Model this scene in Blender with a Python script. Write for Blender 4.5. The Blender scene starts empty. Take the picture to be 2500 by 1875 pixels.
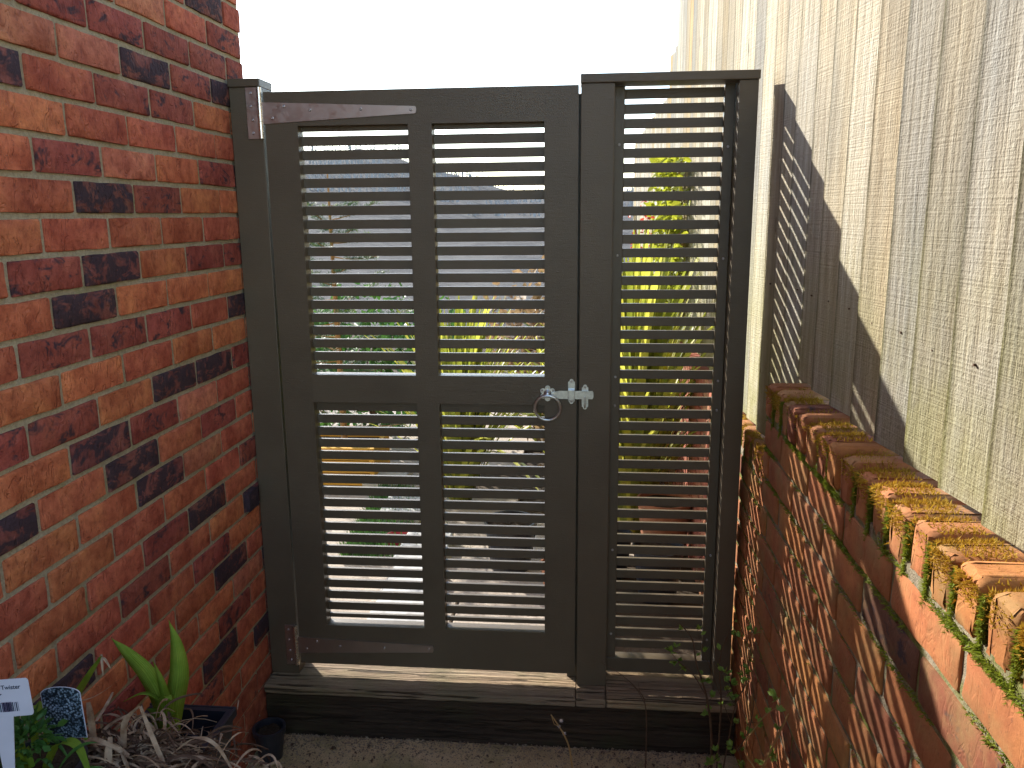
import bpy, bmesh, math, random
import numpy as np
from mathutils import Vector, Matrix
random.seed(7); np.random.seed(7)
R = math.radians
sc = bpy.context.scene
C = sc.collection

# ------------------------------------------------------------------ camera
H = 1.665                                   # eye height above the paving
cam_d = bpy.data.cameras.new('camera'); cam = bpy.data.objects.new('camera', cam_d); C.objects.link(cam)
cam_d.sensor_width = 36.0; cam_d.lens = 2001.4 / 2500 * 36
cam_d.clip_start = 0.05; cam_d.clip_end = 2000
rx = Vector((0.99597259, 0.08921694, -0.00888492)); ux = Vector((-0.00935234, 0.20193647, 0.97935397)); fx = Vector((-0.08916915, 0.97532661, -0.20195757))
cam.matrix_world = Matrix(((rx.x, ux.x, -fx.x, 0), (rx.y, ux.y, -fx.y, 0), (rx.z, ux.z, -fx.z, H), (0, 0, 0, 1)))
sc.camera = cam

# ------------------------------------------------------------------ sky, sun, exposure
SUN = Vector((-1.0, 1.22, 0.80)).normalized()
world = bpy.data.worlds.new('World'); sc.world = world; world.use_nodes = True
wn = world.node_tree.nodes; wl = world.node_tree.links
bg = wn['Background']; sky = wn.new('ShaderNodeTexSky'); sky.sky_type = 'NISHITA'; sky.sun_disc = False
sky.sun_elevation = math.asin(SUN.z); sky.sun_rotation = math.atan2(SUN.x, SUN.y)
sky.air_density = 1.0; sky.dust_density = 0.6; sky.ozone_density = 1.0
wl.new(sky.outputs[0], bg.inputs[0]); bg.inputs[1].default_value = 0.15
sl = bpy.data.lights.new('sun', 'SUN'); sl.energy = 3.3; sl.angle = R(0.53); sl.color = (1.0, 0.955, 0.87)
so = bpy.data.objects.new('sun', sl); C.objects.link(so)
so.rotation_euler = (-SUN).to_track_quat('-Z', 'Y').to_euler(); so.location = (-20, 24, 16)
sc.view_settings.view_transform = 'Standard'; sc.view_settings.look = 'None'
sc.view_settings.gamma = 1.0; sc.view_settings.exposure = 1.75
sc.view_settings.use_curve_mapping = False
sc.cycles.max_bounces = 5; sc.cycles.diffuse_bounces = 3; sc.cycles.glossy_bounces = 3; sc.cycles.transmission_bounces = 3

# ------------------------------------------------------------------ materials
def new_mat(name):
    m = bpy.data.materials.new(name); m.use_nodes = True
    nt = m.node_tree; return m, nt.nodes, nt.links, nt.nodes['Principled BSDF']
def ramp(N, stops, interp='LINEAR'):
    r = N.new('ShaderNodeValToRGB'); r.color_ramp.interpolation = interp
    e = r.color_ramp.elements
    while len(e) < len(stops): e.new(0.5)
    for el, (p, c) in zip(e, stops):
        el.position = p; el.color = tuple(c) + (1,) if len(c) == 3 else c
    return r
def coords(N, L, scale=(1, 1, 1), rnd=True, world=False, rot=(0, 0, 0)):
    mp = N.new('ShaderNodeMapping'); mp.inputs['Scale'].default_value = scale; mp.inputs['Rotation'].default_value = rot
    if world:
        g = N.new('ShaderNodeNewGeometry'); src = g.outputs['Position']
    else:
        t = N.new('ShaderNodeTexCoord'); src = t.outputs['Object']
    if rnd:
        oi = N.new('ShaderNodeObjectInfo'); v = N.new('ShaderNodeVectorMath'); v.operation = 'MULTIPLY'
        cb = N.new('ShaderNodeCombineXYZ')
        for k in range(3): L.new(oi.outputs['Random'], cb.inputs[k])
        L.new(cb.outputs[0], v.inputs[0]); v.inputs[1].default_value = (37.0, 53.0, 71.0)
        a = N.new('ShaderNodeVectorMath'); L.new(src, a.inputs[0]); L.new(v.outputs[0], a.inputs[1]); src = a.outputs[0]
    L.new(src, mp.inputs[0]); return mp.outputs[0]
def noise(N, L, vec, scale, detail=4, rough=0.55, dist=0.0):
    n = N.new('ShaderNodeTexNoise'); n.inputs['Scale'].default_value = scale; n.inputs['Detail'].default_value = detail
    n.inputs['Roughness'].default_value = rough; n.inputs['Distortion'].default_value = dist; L.new(vec, n.inputs['Vector'])
    return n.outputs['Fac']
def mixc(N, L, fac, a, b, mode='MIX'):
    m = N.new('ShaderNodeMix'); m.data_type = 'RGBA'; m.blend_type = mode
    for i, v in ((0, fac), (6, a), (7, b)):
        if isinstance(v, (int, float)): m.inputs[i].default_value = v
        elif isinstance(v, tuple): m.inputs[i].default_value = v + (1,) if len(v) == 3 else v
        else: L.new(v, m.inputs[i])
    return m.outputs[2]
def math_(N, L, op, a, b=0.0, clamp=False):
    m = N.new('ShaderNodeMath'); m.operation = op; m.use_clamp = clamp
    for i, v in enumerate((a, b)):
        if isinstance(v, (int, float)): m.inputs[i].default_value = v
        else: L.new(v, m.inputs[i])
    return m.outputs[0]
def bump(N, L, B, h, strength=0.5, dist=0.01, prev=None):
    b = N.new('ShaderNodeBump'); b.inputs['Strength'].default_value = strength; b.inputs['Distance'].default_value = dist
    L.new(h, b.inputs['Height'])
    if prev is not None: L.new(prev, b.inputs['Normal'])
    L.new(b.outputs[0], B.inputs['Normal']); return b.outputs[0]
M = {}

def brick_material(name, mossy=False):
    m, N, L, B = new_mat(name)
    v = coords(N, L); oi = N.new('ShaderNodeObjectInfo')
    base = oi.outputs['Color']
    n1 = noise(N, L, v, 11, 3, 0.6); n2 = noise(N, L, v, 42, 4, 0.7); n3 = noise(N, L, v, 170, 2, 0.6)
    r1 = ramp(N, [(0.32, (0.84, 0.78, 0.78)), (0.5, (1, 1, 1)), (0.68, (1.12, 1.2, 1.1))] if mossy else [(0.32, (0.74, 0.62, 0.62)), (0.5, (1, 1, 1)), (0.68, (1.18, 1.34, 1.2))]); L.new(n1, r1.inputs[0])
    col = mixc(N, L, 1.0, base, r1.outputs[0], 'MULTIPLY')
    r2 = ramp(N, [(0.34, (0.82, 0.8, 0.8)), (0.5, (1, 1, 1)), (0.66, (1.1, 1.12, 1.15))] if mossy else [(0.34, (0.66, 0.60, 0.62)), (0.5, (1, 1, 1)), (0.66, (1.22, 1.3, 1.36))]); L.new(n2, r2.inputs[0])
    col = mixc(N, L, 0.8, col, r2.outputs[0], 'MULTIPLY')
    # burnt purple-black patches, more where the object's alpha is high
    vb = coords(N, L, (1, 1.0, 1.6)); nb = noise(N, L, vb, 15, 3, 0.8, 0.5)
    t = math_(N, L, 'MULTIPLY', oi.outputs['Alpha'], 0.48 if mossy else 0.60)
    thr = math_(N, L, 'SUBTRACT', 0.80, t)
    d = math_(N, L, 'SUBTRACT', nb, thr); d = math_(N, L, 'MULTIPLY', d, 9.0, True)
    dk = ramp(N, [(0.3, (0.055, 0.034, 0.040)), (0.7, (0.026, 0.022, 0.030))]); L.new(n2, dk.inputs[0])
    col = mixc(N, L, math_(N, L, 'MULTIPLY', d, 0.9), col, dk.outputs[0])
    sp = ramp(N, [(0.63, (0, 0, 0)), (0.70, (1, 1, 1))]); L.new(n3, sp.inputs[0])
    col = mixc(N, L, math_(N, L, 'MULTIPLY', sp.outputs[0], 0.35), col, (0.05, 0.03, 0.03))
    if mossy:
        vw = coords(N, L, rnd=False, world=True); nm = noise(N, L, vw, 7, 5, 0.65)
        mm = ramp(N, [(0.48, (0, 0, 0)), (0.64, (1, 1, 1))]); L.new(nm, mm.inputs[0])
        col = mixc(N, L, math_(N, L, 'MULTIPLY', mm.outputs[0], 0.5), col, (0.26, 0.19, 0.075))
    L.new(col, B.inputs['Base Color'])
    B.inputs['Roughness'].default_value = 0.88; B.inputs['Specular IOR Level'].default_value = 0.25
    h = math_(N, L, 'ADD', math_(N, L, 'MULTIPLY', n2, 1.0), math_(N, L, 'MULTIPLY', n3, 0.35))
    cr = noise(N, L, coords(N, L, (1, 2.2, 1), rot=(0.6, 0, 0)), 22, 2, 0.7, 1.2)
    crr = ramp(N, [(0.36, (0, 0, 0)), (0.44, (1, 1, 1))]); L.new(cr, crr.inputs[0])
    h = math_(N, L, 'ADD', h, math_(N, L, 'MULTIPLY', crr.outputs[0], 0.7))
    bump(N, L, B, h, 0.24 if mossy else 0.85, 0.004)
    return m
M['brick'] = brick_material('facing_brick'); M['brick_old'] = brick_material('mossy_garden_brick', True)

def mortar_material(name, a, b, moss=None):
    m, N, L, B = new_mat(name); v = coords(N, L, rnd=False, world=True)
    n = noise(N, L, v, 6, 5, 0.6); n2 = noise(N, L, v, 140, 4, 0.7); n3 = noise(N, L, v, 420, 2, 0.6)
    r = ramp(N, [(0.3, a), (0.7, b)]); L.new(n, r.inputs[0])
    r2 = ramp(N, [(0.3, (0.62, 0.62, 0.62)), (0.6, (1.05, 1.05, 1.05))]); L.new(n2, r2.inputs[0])
    col = mixc(N, L, 0.8, r.outputs[0], r2.outputs[0], 'MULTIPLY')
    if moss:
        nm = noise(N, L, v, 11, 5, 0.6); rm = ramp(N, [(moss[0], (0, 0, 0)), (moss[0] + 0.14, (1, 1, 1))]); L.new(nm, rm.inputs[0])
        col = mixc(N, L, math_(N, L, 'MULTIPLY', rm.outputs[0], moss[2]), col, moss[1])
    L.new(col, B.inputs['Base Color']); B.inputs['Roughness'].default_value = 0.95; B.inputs['Specular IOR Level'].default_value = 0.1
    bump(N, L, B, math_(N, L, 'ADD', n2, math_(N, L, 'MULTIPLY', n3, 0.4)), 0.8, 0.004); return m
M['mortar'] = mortar_material('beige_mortar', (0.37, 0.305, 0.19), (0.48, 0.41, 0.275), (0.58, (0.22, 0.22, 0.06), 0.5))
M['mortar_old'] = mortar_material('old_mossy_mortar', (0.22, 0.18, 0.12), (0.36, 0.31, 0.23), (0.46, (0.13, 0.15, 0.02), 0.8))

def paint_material():
    m, N, L, B = new_mat('dark_olive_grey_paint')
    v = coords(N, L, (1, 1, 1)); n = noise(N, L, v, 5, 4, 0.6); n2 = noise(N, L, coords(N, L, (30, 60, 260)), 1.0, 3, 0.6); n3 = noise(N, L, v, 380, 3, 0.65)
    r = ramp(N, [(0.3, (0.096, 0.071, 0.043)), (0.7, (0.120, 0.090, 0.055))]); L.new(n, r.inputs[0])
    sp = ramp(N, [(0.70, (0, 0, 0)), (0.76, (1, 1, 1))]); L.new(noise(N, L, v, 95, 2, 0.5), sp.inputs[0])
    col = mixc(N, L, math_(N, L, 'MULTIPLY', sp.outputs[0], 0.18), r.outputs[0], (0.16, 0.14, 0.12))
    L.new(col, B.inputs['Base Color']); B.inputs['Roughness'].default_value = 0.36; B.inputs['Specular IOR Level'].default_value = 0.5
    h = math_(N, L, 'ADD', math_(N, L, 'MULTIPLY', n3, 0.8), math_(N, L, 'MULTIPLY', n2, 0.6)); bump(N, L, B, h, 0.42, 0.002); return m
M['paint'] = paint_material()

def wood_material(name, stops, scale=1.0, bumpd=0.006, saw=0.5, strength=0.9, green=None, axis=2, rough=0.85, silver=None, crack=0.0, edge=False, boards=None):
    # grain runs along the given axis of the object
    m, N, L, B = new_mat(name)
    def sv(a, b): s = [a * scale] * 3; s[axis] = b * scale; return tuple(s)
    g = noise(N, L, coords(N, L, sv(40, 1.6)), 1.0, 4, 0.65, 0.9)
    g2 = noise(N, L, coords(N, L, sv(150, 4.0)), 1.0, 2, 0.6, 0.3)
    blot = noise(N, L, coords(N, L, sv(5.5, 1.1)), 1.0, 3, 0.6)
    across = [150 * scale] * 3; across[axis] = 52
    kn = N.new('ShaderNodeTexVoronoi'); kn.inputs['Scale'].default_value = 1.0; L.new(coords(N, L, sv(9, 2.6)), kn.inputs['Vector'])
    kr = ramp(N, [(0.05, (1, 1, 1)), (0.11, (0, 0, 0))]); L.new(kn.outputs['Distance'], kr.inputs[0])
    fac = math_(N, L, 'ADD', math_(N, L, 'MULTIPLY', g, 0.6), math_(N, L, 'MULTIPLY', g2, 0.4))
    r = ramp(N, stops); L.new(fac, r.inputs[0]); col = r.outputs[0]
    rb = ramp(N, [(0.32, (0.78, 0.80, 0.86)), (0.52, (1, 1, 1)), (0.70, (1.12, 1.06, 0.92))]); L.new(blot, rb.inputs[0])
    col = mixc(N, L, 0.85, col, rb.outputs[0], 'MULTIPLY')
    if silver:
        rs = ramp(N, [(0.48, (0, 0, 0)), (0.66, (1, 1, 1))]); L.new(noise(N, L, coords(N, L, sv(7, 0.8)), 1.0, 4, 0.6), rs.inputs[0])
        col = mixc(N, L, math_(N, L, 'MULTIPLY', rs.outputs[0], 0.6), col, silver)
    col = mixc(N, L, math_(N, L, 'MULTIPLY', kr.outputs[0], 0.35), col, (0.16, 0.11, 0.07))
    oi = N.new('ShaderNodeObjectInfo'); ro = ramp(N, boards or [(0, (0.84, 0.83, 0.82)), (0.5, (1, 1, 1)), (1, (1.10, 1.05, 0.95))]); L.new(oi.outputs['Random'], ro.inputs[0])
    col = mixc(N, L, 1.0, col, ro.outputs[0], 'MULTIPLY')
    if edge:
        ae = N.new('ShaderNodeAttribute'); ae.attribute_name = 'edge'; ne = noise(N, L, coords(N, L, sv(40, 14)), 1.0, 3, 0.7)
        re_ = ramp(N, [(0.35, (0, 0, 0)), (0.6, (1, 1, 1))]); L.new(ne, re_.inputs[0])
        col = mixc(N, L, math_(N, L, 'MULTIPLY', ae.outputs['Fac'], math_(N, L, 'ADD', math_(N, L, 'MULTIPLY', re_.outputs[0], 0.6), 0.35)), col, (0.10, 0.085, 0.035))
    if green:
        ng = noise(N, L, coords(N, L, rnd=False, world=True), 3.2, 5, 0.65); rg = ramp(N, [(green[1], (0, 0, 0)), (green[1] + 0.2, (1, 1, 1))]); L.new(ng, rg.inputs[0])
        geo = N.new('ShaderNodeNewGeometry'); sx = N.new('ShaderNodeSeparateXYZ'); L.new(geo.outputs['Position'], sx.inputs[0])
        zf = math_(N, L, 'SUBTRACT', green[2], sx.outputs[2]); zf = math_(N, L, 'MULTIPLY', zf, 1.6, True)   # algae creeps up from the damp foot
        col = mixc(N, L, math_(N, L, 'MULTIPLY', math_(N, L, 'MULTIPLY', rg.outputs[0], zf), 0.75), col, green[0])
    L.new(col, B.inputs['Base Color']); B.inputs['Roughness'].default_value = rough; B.inputs['Specular IOR Level'].default_value = 0.2
    h = math_(N, L, 'ADD', g, math_(N, L, 'MULTIPLY', g2, 0.7))
    fur = noise(N, L, coords(N, L, tuple(across), rot=(0.22 if saw > .6 else 0, 0, 0)), 1.0, 4, 0.75, 0.6)
    h = math_(N, L, 'ADD', math_(N, L, 'MULTIPLY', h, 1.0 - 0.35 * saw), math_(N, L, 'MULTIPLY', fur, saw * 1.35))
    if crack:
        ck = ramp(N, [(0.36, (0, 0, 0)), (0.43, (1, 1, 1))]); L.new(noise(N, L, coords(N, L, sv(75, 2.2)), 1.0, 3, 0.6, 1.2), ck.inputs[0])
        col2 = mixc(N, L, math_(N, L, 'SUBTRACT', 1.0, ck.outputs[0]), col, (0.05, 0.035, 0.022)); L.new(mixc(N, L, crack, col, col2), B.inputs['Base Color'])
        h = math_(N, L, 'ADD', h, math_(N, L, 'MULTIPLY', ck.outputs[0], 1.2))
    bump(N, L, B, h, strength, bumpd); return m
def fence_material():
    m, N, L, B = new_mat('weathered_sawn_softwood')
    wv = N.new('ShaderNodeTexWave'); wv.wave_type = 'BANDS'; wv.bands_direction = 'Y'; wv.inputs['Scale'].default_value = 9; wv.inputs['Distortion'].default_value = 14; wv.inputs['Detail'].default_value = 2.0; wv.inputs['Detail Scale'].default_value = 0.6
    L.new(coords(N, L, (1, 1, .07)), wv.inputs['Vector']); ring = wv.outputs['Fac']
    grain = noise(N, L, coords(N, L, (170, 170, 7)), 1.0, 3, 0.6, 0.3)
    fuzz = noise(N, L, coords(N, L, (130, 130, 85), rot=(0.15, 0, 0)), 1.0, 3, 0.8, 0.2)
    saw = noise(N, L, coords(N, L, (5, 5, 300), rot=(0.06, 0, 0)), 1.0, 1, 0.5)
    fac = math_(N, L, 'ADD', math_(N, L, 'MULTIPLY', ring, 0.16), math_(N, L, 'MULTIPLY', grain, 0.84))
    r = ramp(N, [(0.25, (0.250, 0.216, 0.160)), (0.46, (0.345, 0.312, 0.248)), (0.68, (0.410, 0.382, 0.318))]); L.new(fac, r.inputs[0]); col = r.outputs[0]
    rb = ramp(N, [(0.34, (0.72, 0.76, 0.84)), (0.5, (1, 1, 1)), (0.68, (1.10, 1.03, 0.88))]); L.new(noise(N, L, coords(N, L, (4.5, 4.5, 1.6)), 1.0, 4, 0.65), rb.inputs[0])
    col = mixc(N, L, 0.75, col, rb.outputs[0], 'MULTIPLY')
    oi = N.new('ShaderNodeObjectInfo'); ro = ramp(N, [(0, (0.66, 0.68, 0.72)), (0.2, (1.0, 1.0, 1.0)), (0.42, (1.22, 1.21, 1.18)), (0.6, (0.94, 0.76, 0.48)), (0.78, (0.72, 0.70, 0.66)), (1, (1.15, 1.08, 0.94))]); L.new(oi.outputs['Random'], ro.inputs[0])
    col = mixc(N, L, 1.0, col, ro.outputs[0], 'MULTIPLY')
    kn = N.new('ShaderNodeTexVoronoi'); kn.inputs['Scale'].default_value = 1.0; L.new(coords(N, L, (8.5, 8.5, 3.4)), kn.inputs['Vector'])
    kr = ramp(N, [(0.02, (0.5, 0.5, 0.5)), (0.07, (1, 1, 1)), (0.085, (0.25, 0.25, 0.25)), (0.13, (0, 0, 0))]); L.new(kn.outputs['Distance'], kr.inputs[0])
    col = mixc(N, L, math_(N, L, 'MULTIPLY', kr.outputs[0], 0.55), col, (0.13, 0.095, 0.06))
    ae = N.new('ShaderNodeAttribute'); ae.attribute_name = 'edge'; re_ = ramp(N, [(0.35, (0, 0, 0)), (0.6, (1, 1, 1))]); L.new(noise(N, L, coords(N, L, (40, 40, 14)), 1.0, 2, 0.7), re_.inputs[0])
    col = mixc(N, L, math_(N, L, 'MULTIPLY', ae.outputs['Fac'], math_(N, L, 'ADD', math_(N, L, 'MULTIPLY', re_.outputs[0], 0.35), 0.65)), col, (0.06, 0.052, 0.022))
    geo = N.new('ShaderNodeNewGeometry'); sx = N.new('ShaderNodeSeparateXYZ'); L.new(geo.outputs['Position'], sx.inputs[0])
    zf = math_(N, L, 'MULTIPLY', math_(N, L, 'SUBTRACT', 1.75, sx.outputs[2]), 1.6, True)      # algae creeping up from the damp foot
    rg = ramp(N, [(0.36, (0, 0, 0)), (0.58, (1, 1, 1))]); L.new(noise(N, L, coords(N, L, rnd=False, world=True), 3.2, 4, 0.65), rg.inputs[0])
    col = mixc(N, L, math_(N, L, 'MULTIPLY', math_(N, L, 'MULTIPLY', rg.outputs[0], zf), 0.75), col, (0.25, 0.235, 0.08))
    L.new(col, B.inputs['Base Color']); B.inputs['Roughness'].default_value = 0.88; B.inputs['Specular IOR Level'].default_value = 0.15
    h = math_(N, L, 'ADD', math_(N, L, 'MULTIPLY', ring, 0.10), math_(N, L, 'MULTIPLY', grain, 0.50))
    h = math_(N, L, 'ADD', h, math_(N, L, 'MULTIPLY', fuzz, 0.55)); h = math_(N, L, 'ADD', h, math_(N, L, 'MULTIPLY', saw, 0.28)); h = math_(N, L, 'ADD', h, math_(N, L, 'MULTIPLY', kr.outputs[0], 0.5))
    bump(N, L, B, h, 0.9, 0.0055); return m
M['fence'] = fence_material()
M['sleeper'] = wood_material('creosoted_sleeper_wood', [(0.3, (0.028, 0.020, 0.014)), (0.7, (0.088, 0.058, 0.038))], bumpd=0.012, saw=0.3, strength=1.0, axis=0, green=((0.05, 0.06, 0.018), 0.5, 0.6), crack=0.8)
M['sill'] = wood_material('weathered_sill_wood', [(0.30, (0.15, 0.095, 0.055)), (0.46, (0.32, 0.225, 0.14)), (0.68, (0.44, 0.33, 0.21))], bumpd=0.012, saw=0.2, strength=1.0, axis=0, green=((0.17, 0.155, 0.075), 0.45, 1.2), crack=0.9)
M['rawpost'] = wood_material('orange_softwood', [(0.3, (0.28, 0.15, 0.06)), (0.7, (0.50, 0.30, 0.13))], axis=2)
M['yellowwood'] = wood_material('golden_planter_wood', [(0.3, (0.50, 0.26, 0.04)), (0.7, (0.70, 0.42, 0.09))], axis=0)

def metal_material(name, col, rough, mot=0.0, scale=60):
    m, N, L, B = new_mat(name); v = coords(N, L); n = noise(N, L, v, scale, 4, 0.6); n2 = noise(N, L, v, scale * 6, 3, 0.6)
    r = ramp(N, [(0.3, tuple(c * (1 - mot) for c in col)), (0.7, tuple(min(1, c * (1 + mot)) for c in col))]); L.new(n, r.inputs[0])
    L.new(r.outputs[0], B.inputs['Base Color']); B.inputs['Metallic'].default_value = 1.0
    rr = ramp(N, [(0.3, (rough - 0.08,) * 3), (0.7, (rough + 0.1,) * 3)]); L.new(n2, rr.inputs[0]); L.new(rr.outputs[0], B.inputs['Roughness'])
    bump(N, L, B, n2, 0.12, 0.001); return m
M['steel'] = metal_material('galvanised_steel', (0.66, 0.67, 0.66), 0.34, 0.2, 70)
M['stainless'] = metal_material('brushed_stainless', (0.50, 0.43, 0.40), 0.36, 0.04, 12)
M['barrel'] = metal_material('bright_hinge_barrel', (0.75, 0.72, 0.66), 0.28, 0.05, 40)

def ground_material(name, cols, scale=4, bumpd=0.006, moss=None, fine=1.0):
    m, N, L, B = new_mat(name); v = coords(N, L, rnd=False, world=True)
    n = noise(N, L, v, scale, 6, 0.6); n2 = noise(N, L, v, 60, 5, 0.7); n3 = noise(N, L, v, 260, 3, 0.65)
    r = ramp(N, [(0.28, cols[0]), (0.5, cols[1]), (0.72, cols[2])]); L.new(n, r.inputs[0])
    r2 = ramp(N, [(0.3, (0.6, 0.6, 0.6)), (0.5, (1, 1, 1)), (0.72, (1.25, 1.25, 1.25))]); L.new(n3, r2.inputs[0])
    col = mixc(N, L, fine, r.outputs[0], r2.outputs[0], 'MULTIPLY')
    if moss:
        rm = ramp(N, [(0.5, (0, 0, 0)), (0.66, (1, 1, 1))]); L.new(noise(N, L, v, 5.2, 6, 0.65), rm.inputs[0])
        col = mixc(N, L, math_(N, L, 'MULTIPLY', rm.outputs[0], 0.7), col, moss)
    L.new(col, B.inputs['Base Color']); B.inputs['Roughness'].default_value = 0.93; B.inputs['Specular IOR Level'].default_value = 0.15
    bump(N, L, B, math_(N, L, 'ADD', n2, math_(N, L, 'MULTIPLY', n3, 0.6)), 0.8, bumpd); return m
M['concrete'] = ground_material('stained_concrete', [(0.46, 0.31, 0.155), (0.58, 0.41, 0.22), (0.66, 0.46, 0.27)], 5, 0.006, (0.24, 0.22, 0.075))
M['earth'] = ground_material('garden_earth', [(0.05, 0.035, 0.022), (0.085, 0.06, 0.038), (0.13, 0.095, 0.06)], 3, 0.02)
M['soil'] = ground_material('dark_soil', [(0.03, 0.02, 0.012), (0.055, 0.037, 0.024), (0.08, 0.055, 0.034)], 20, 0.012)
M['slab'] = ground_material('riven_buff_slab', [(0.34, 0.28, 0.22), (0.43, 0.36, 0.29), (0.50, 0.42, 0.34)], 6, 0.006)
M['grass'] = ground_material('rough_grass', [(0.05, 0.075, 0.02), (0.08, 0.11, 0.03), (0.13, 0.14, 0.05)], 2, 0.03)
M['hill'] = ground_material('winter_hillside', [(0.09, 0.09, 0.09), (0.19, 0.175, 0.16), (0.27, 0.25, 0.22)], 0.9, 0.4)
M['pebble'] = ground_material('soil_crumbs', [(0.10, 0.07, 0.045), (0.28, 0.20, 0.13), (0.46, 0.36, 0.25)], 55, 0.003)

def leaf_material(name, a, b, trans=0.45, rough=0.45, scale=30, tip=None, stripes=0, veins=False):
    m, N, L, B = new_mat(name); v = coords(N, L, rnd=True)
    n = noise(N, L, v, scale, 4, 0.6); r = ramp(N, [(0.3, a), (0.7, b)]); L.new(n, r.inputs[0]); col = r.outputs[0]
    if stripes:
        at = N.new('ShaderNodeAttribute'); at.attribute_name = 'tint'
        rs = ramp(N, [(0.0, tuple(c * 0.45 for c in a)), (0.5, a), (1.0, tip)]); L.new(at.outputs['Fac'], rs.inputs[0])
        col = mixc(N, L, 0.7, col, rs.outputs[0])
    L.new(col, B.inputs['Base Color']); B.inputs['Roughness'].default_value = rough; B.inputs['Specular IOR Level'].default_value = 0.35
    t = N.new('ShaderNodeBsdfTranslucent'); L.new(col, t.inputs['Color'])
    mx = N.new('ShaderNodeMixShader'); mx.inputs[0].default_value = trans
    out = N['Material Output']; L.new(B.outputs[0], mx.inputs[1]); L.new(t.outputs[0], mx.inputs[2]); L.new(mx.outputs[0], out.inputs['Surface'])
    if veins:
        ac = N.new('ShaderNodeAttribute'); ac.attribute_name = 'across'; ab = math_(N, L, 'ABSOLUTE', ac.outputs['Fac'])
        rv = ramp(N, [(0.0, (1.35, 1.25, 1.5)), (0.07, (0.88, 0.9, 0.8)), (0.14, (1, 1, 1)), (0.86, (1, 1, 1)), (1.0, (0.80, 0.86, 0.7))]); L.new(ab, rv.inputs[0])
        vn = math_(N, L, 'SINE', math_(N, L, 'MULTIPLY', ab, 34.0)); vl = ramp(N, [(0.0, (0.86, 0.88, 0.82)), (1.0, (1.06, 1.05, 1.05))]); L.new(math_(N, L, 'ADD', math_(N, L, 'MULTIPLY', vn, 0.5), 0.5), vl.inputs[0])
        c2 = mixc(N, L, 1.0, mixc(N, L, 1.0, col, rv.outputs[0], 'MULTIPLY'), vl.outputs[0], 'MULTIPLY'); L.new(c2, B.inputs['Base Color']); L.new(c2, t.inputs['Color'])
        bump(N, L, B, math_(N, L, 'ADD', vn, noise(N, L, v, 200, 2, 0.5)), 0.5, 0.0012)
    else: bump(N, L, B, noise(N, L, coords(N, L, (220, 220, 14)), 1.0, 2, 0.5), 0.25, 0.002)
    return m
M['lily'] = leaf_material('fresh_shoot_green', (0.28, 0.46, 0.04), (0.44, 0.60, 0.08), 0.4, 0.5, veins=True)
M['strap'] = leaf_material('strap_leaf_green', (0.12, 0.26, 0.02), (0.30, 0.40, 0.04), 0.4, veins=True)
M['deepgreen'] = leaf_material('deep_green_foliage', (0.035, 0.11, 0.018), (0.09, 0.20, 0.04), 0.35)
M['dry'] = leaf_material('dead_leaf_straw', (0.24, 0.13, 0.065), (0.60, 0.44, 0.29), 0.25, 0.7, 40)
M['drydark'] = leaf_material('rotted_leaf_brown', (0.07, 0.035, 0.02), (0.17, 0.095, 0.055), 0.2, 0.75, 24)
M['twigleaf'] = leaf_material('small_spring_leaf', (0.14, 0.26, 0.03), (0.30, 0.40, 0.07), 0.4)
M['flax'] = leaf_material('yellow_variegated_flax', (0.20, 0.24, 0.03), (0.55, 0.52, 0.06), 0.5, 0.4, 40, (0.70, 0.66, 0.10), 1)
M['conifer'] = leaf_material('blue_green_conifer', (0.03, 0.075, 0.025), (0.08, 0.14, 0.04), 0.3, 0.55, 25, (0.24, 0.30, 0.03), 1)
M['climber'] = leaf_material('golden_climber_leaf', (0.22, 0.26, 0.02), (0.42, 0.42, 0.04), 0.5)
M['brownshrub'] = leaf_material('rusty_shrub_leaf', (0.20, 0.12, 0.06), (0.40, 0.28, 0.15), 0.35, 0.6)
M['redleaf'] = leaf_material('red_leaf', (0.40, 0.05, 0.03), (0.55, 0.10, 0.06), 0.4)
M['mossgreen'] = leaf_material('bright_green_moss', (0.13, 0.18, 0.012), (0.27, 0.30, 0.03), 0.35, 0.8, 60)
M['mossorange'] = leaf_material('rust_orange_moss', (0.30, 0.15, 0.012), (0.52, 0.34, 0.040), 0.35, 0.8, 45)

def plain(name, col, rough=0.6, spec=0.4, scale=40, var=0.2, bd=0.001):
    m, N, L, B = new_mat(name); n = noise(N, L, coords(N, L), scale, 4, 0.6)
    r = ramp(N, [(0.3, tuple(c * (1 - var) for c in col)), (0.7, tuple(min(1, c * (1 + var)) for c in col))]); L.new(n, r.inputs[0])
    L.new(r.outputs[0], B.inputs['Base Color']); B.inputs['Roughness'].default_value = rough; B.inputs['Specular IOR Level'].default_value = spec
    bump(N, L, B, n, 0.2, bd); return m
M['blackpot'] = plain('black_plastic', (0.022, 0.024, 0.032), 0.34, 0.5)
M['twig'] = plain('brown_twig_bark', (0.12, 0.07, 0.04), 0.8, 0.2)
M['twigpale'] = plain('straw_coloured_stem', (0.36, 0.22, 0.09), 0.7, 0.2)
M['fluff'] = plain('pale_seed_fluff', (0.45, 0.38, 0.36), 0.95, 0.05)
M['baretree'] = plain('grey_bare_branch', (0.33, 0.32, 0.31), 0.9, 0.05)
M['screw'] = metal_material('screw_head', (0.50, 0.46, 0.44), 0.4, 0.1, 60)
M['card'] = plain('white_plastic_card', (0.60, 0.60, 0.66), 0.5, 0.4, 20, 0.04)
M['ink'] = plain('dark_blue_ink', (0.022, 0.03, 0.055), 0.6, 0.2)
M['inkpurple'] = plain('purple_ink', (0.20, 0.15, 0.24), 0.6, 0.2)
M['redpot'] = plain('red_glazed', (0.42, 0.02, 0.05), 0.35, 0.5)
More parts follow.
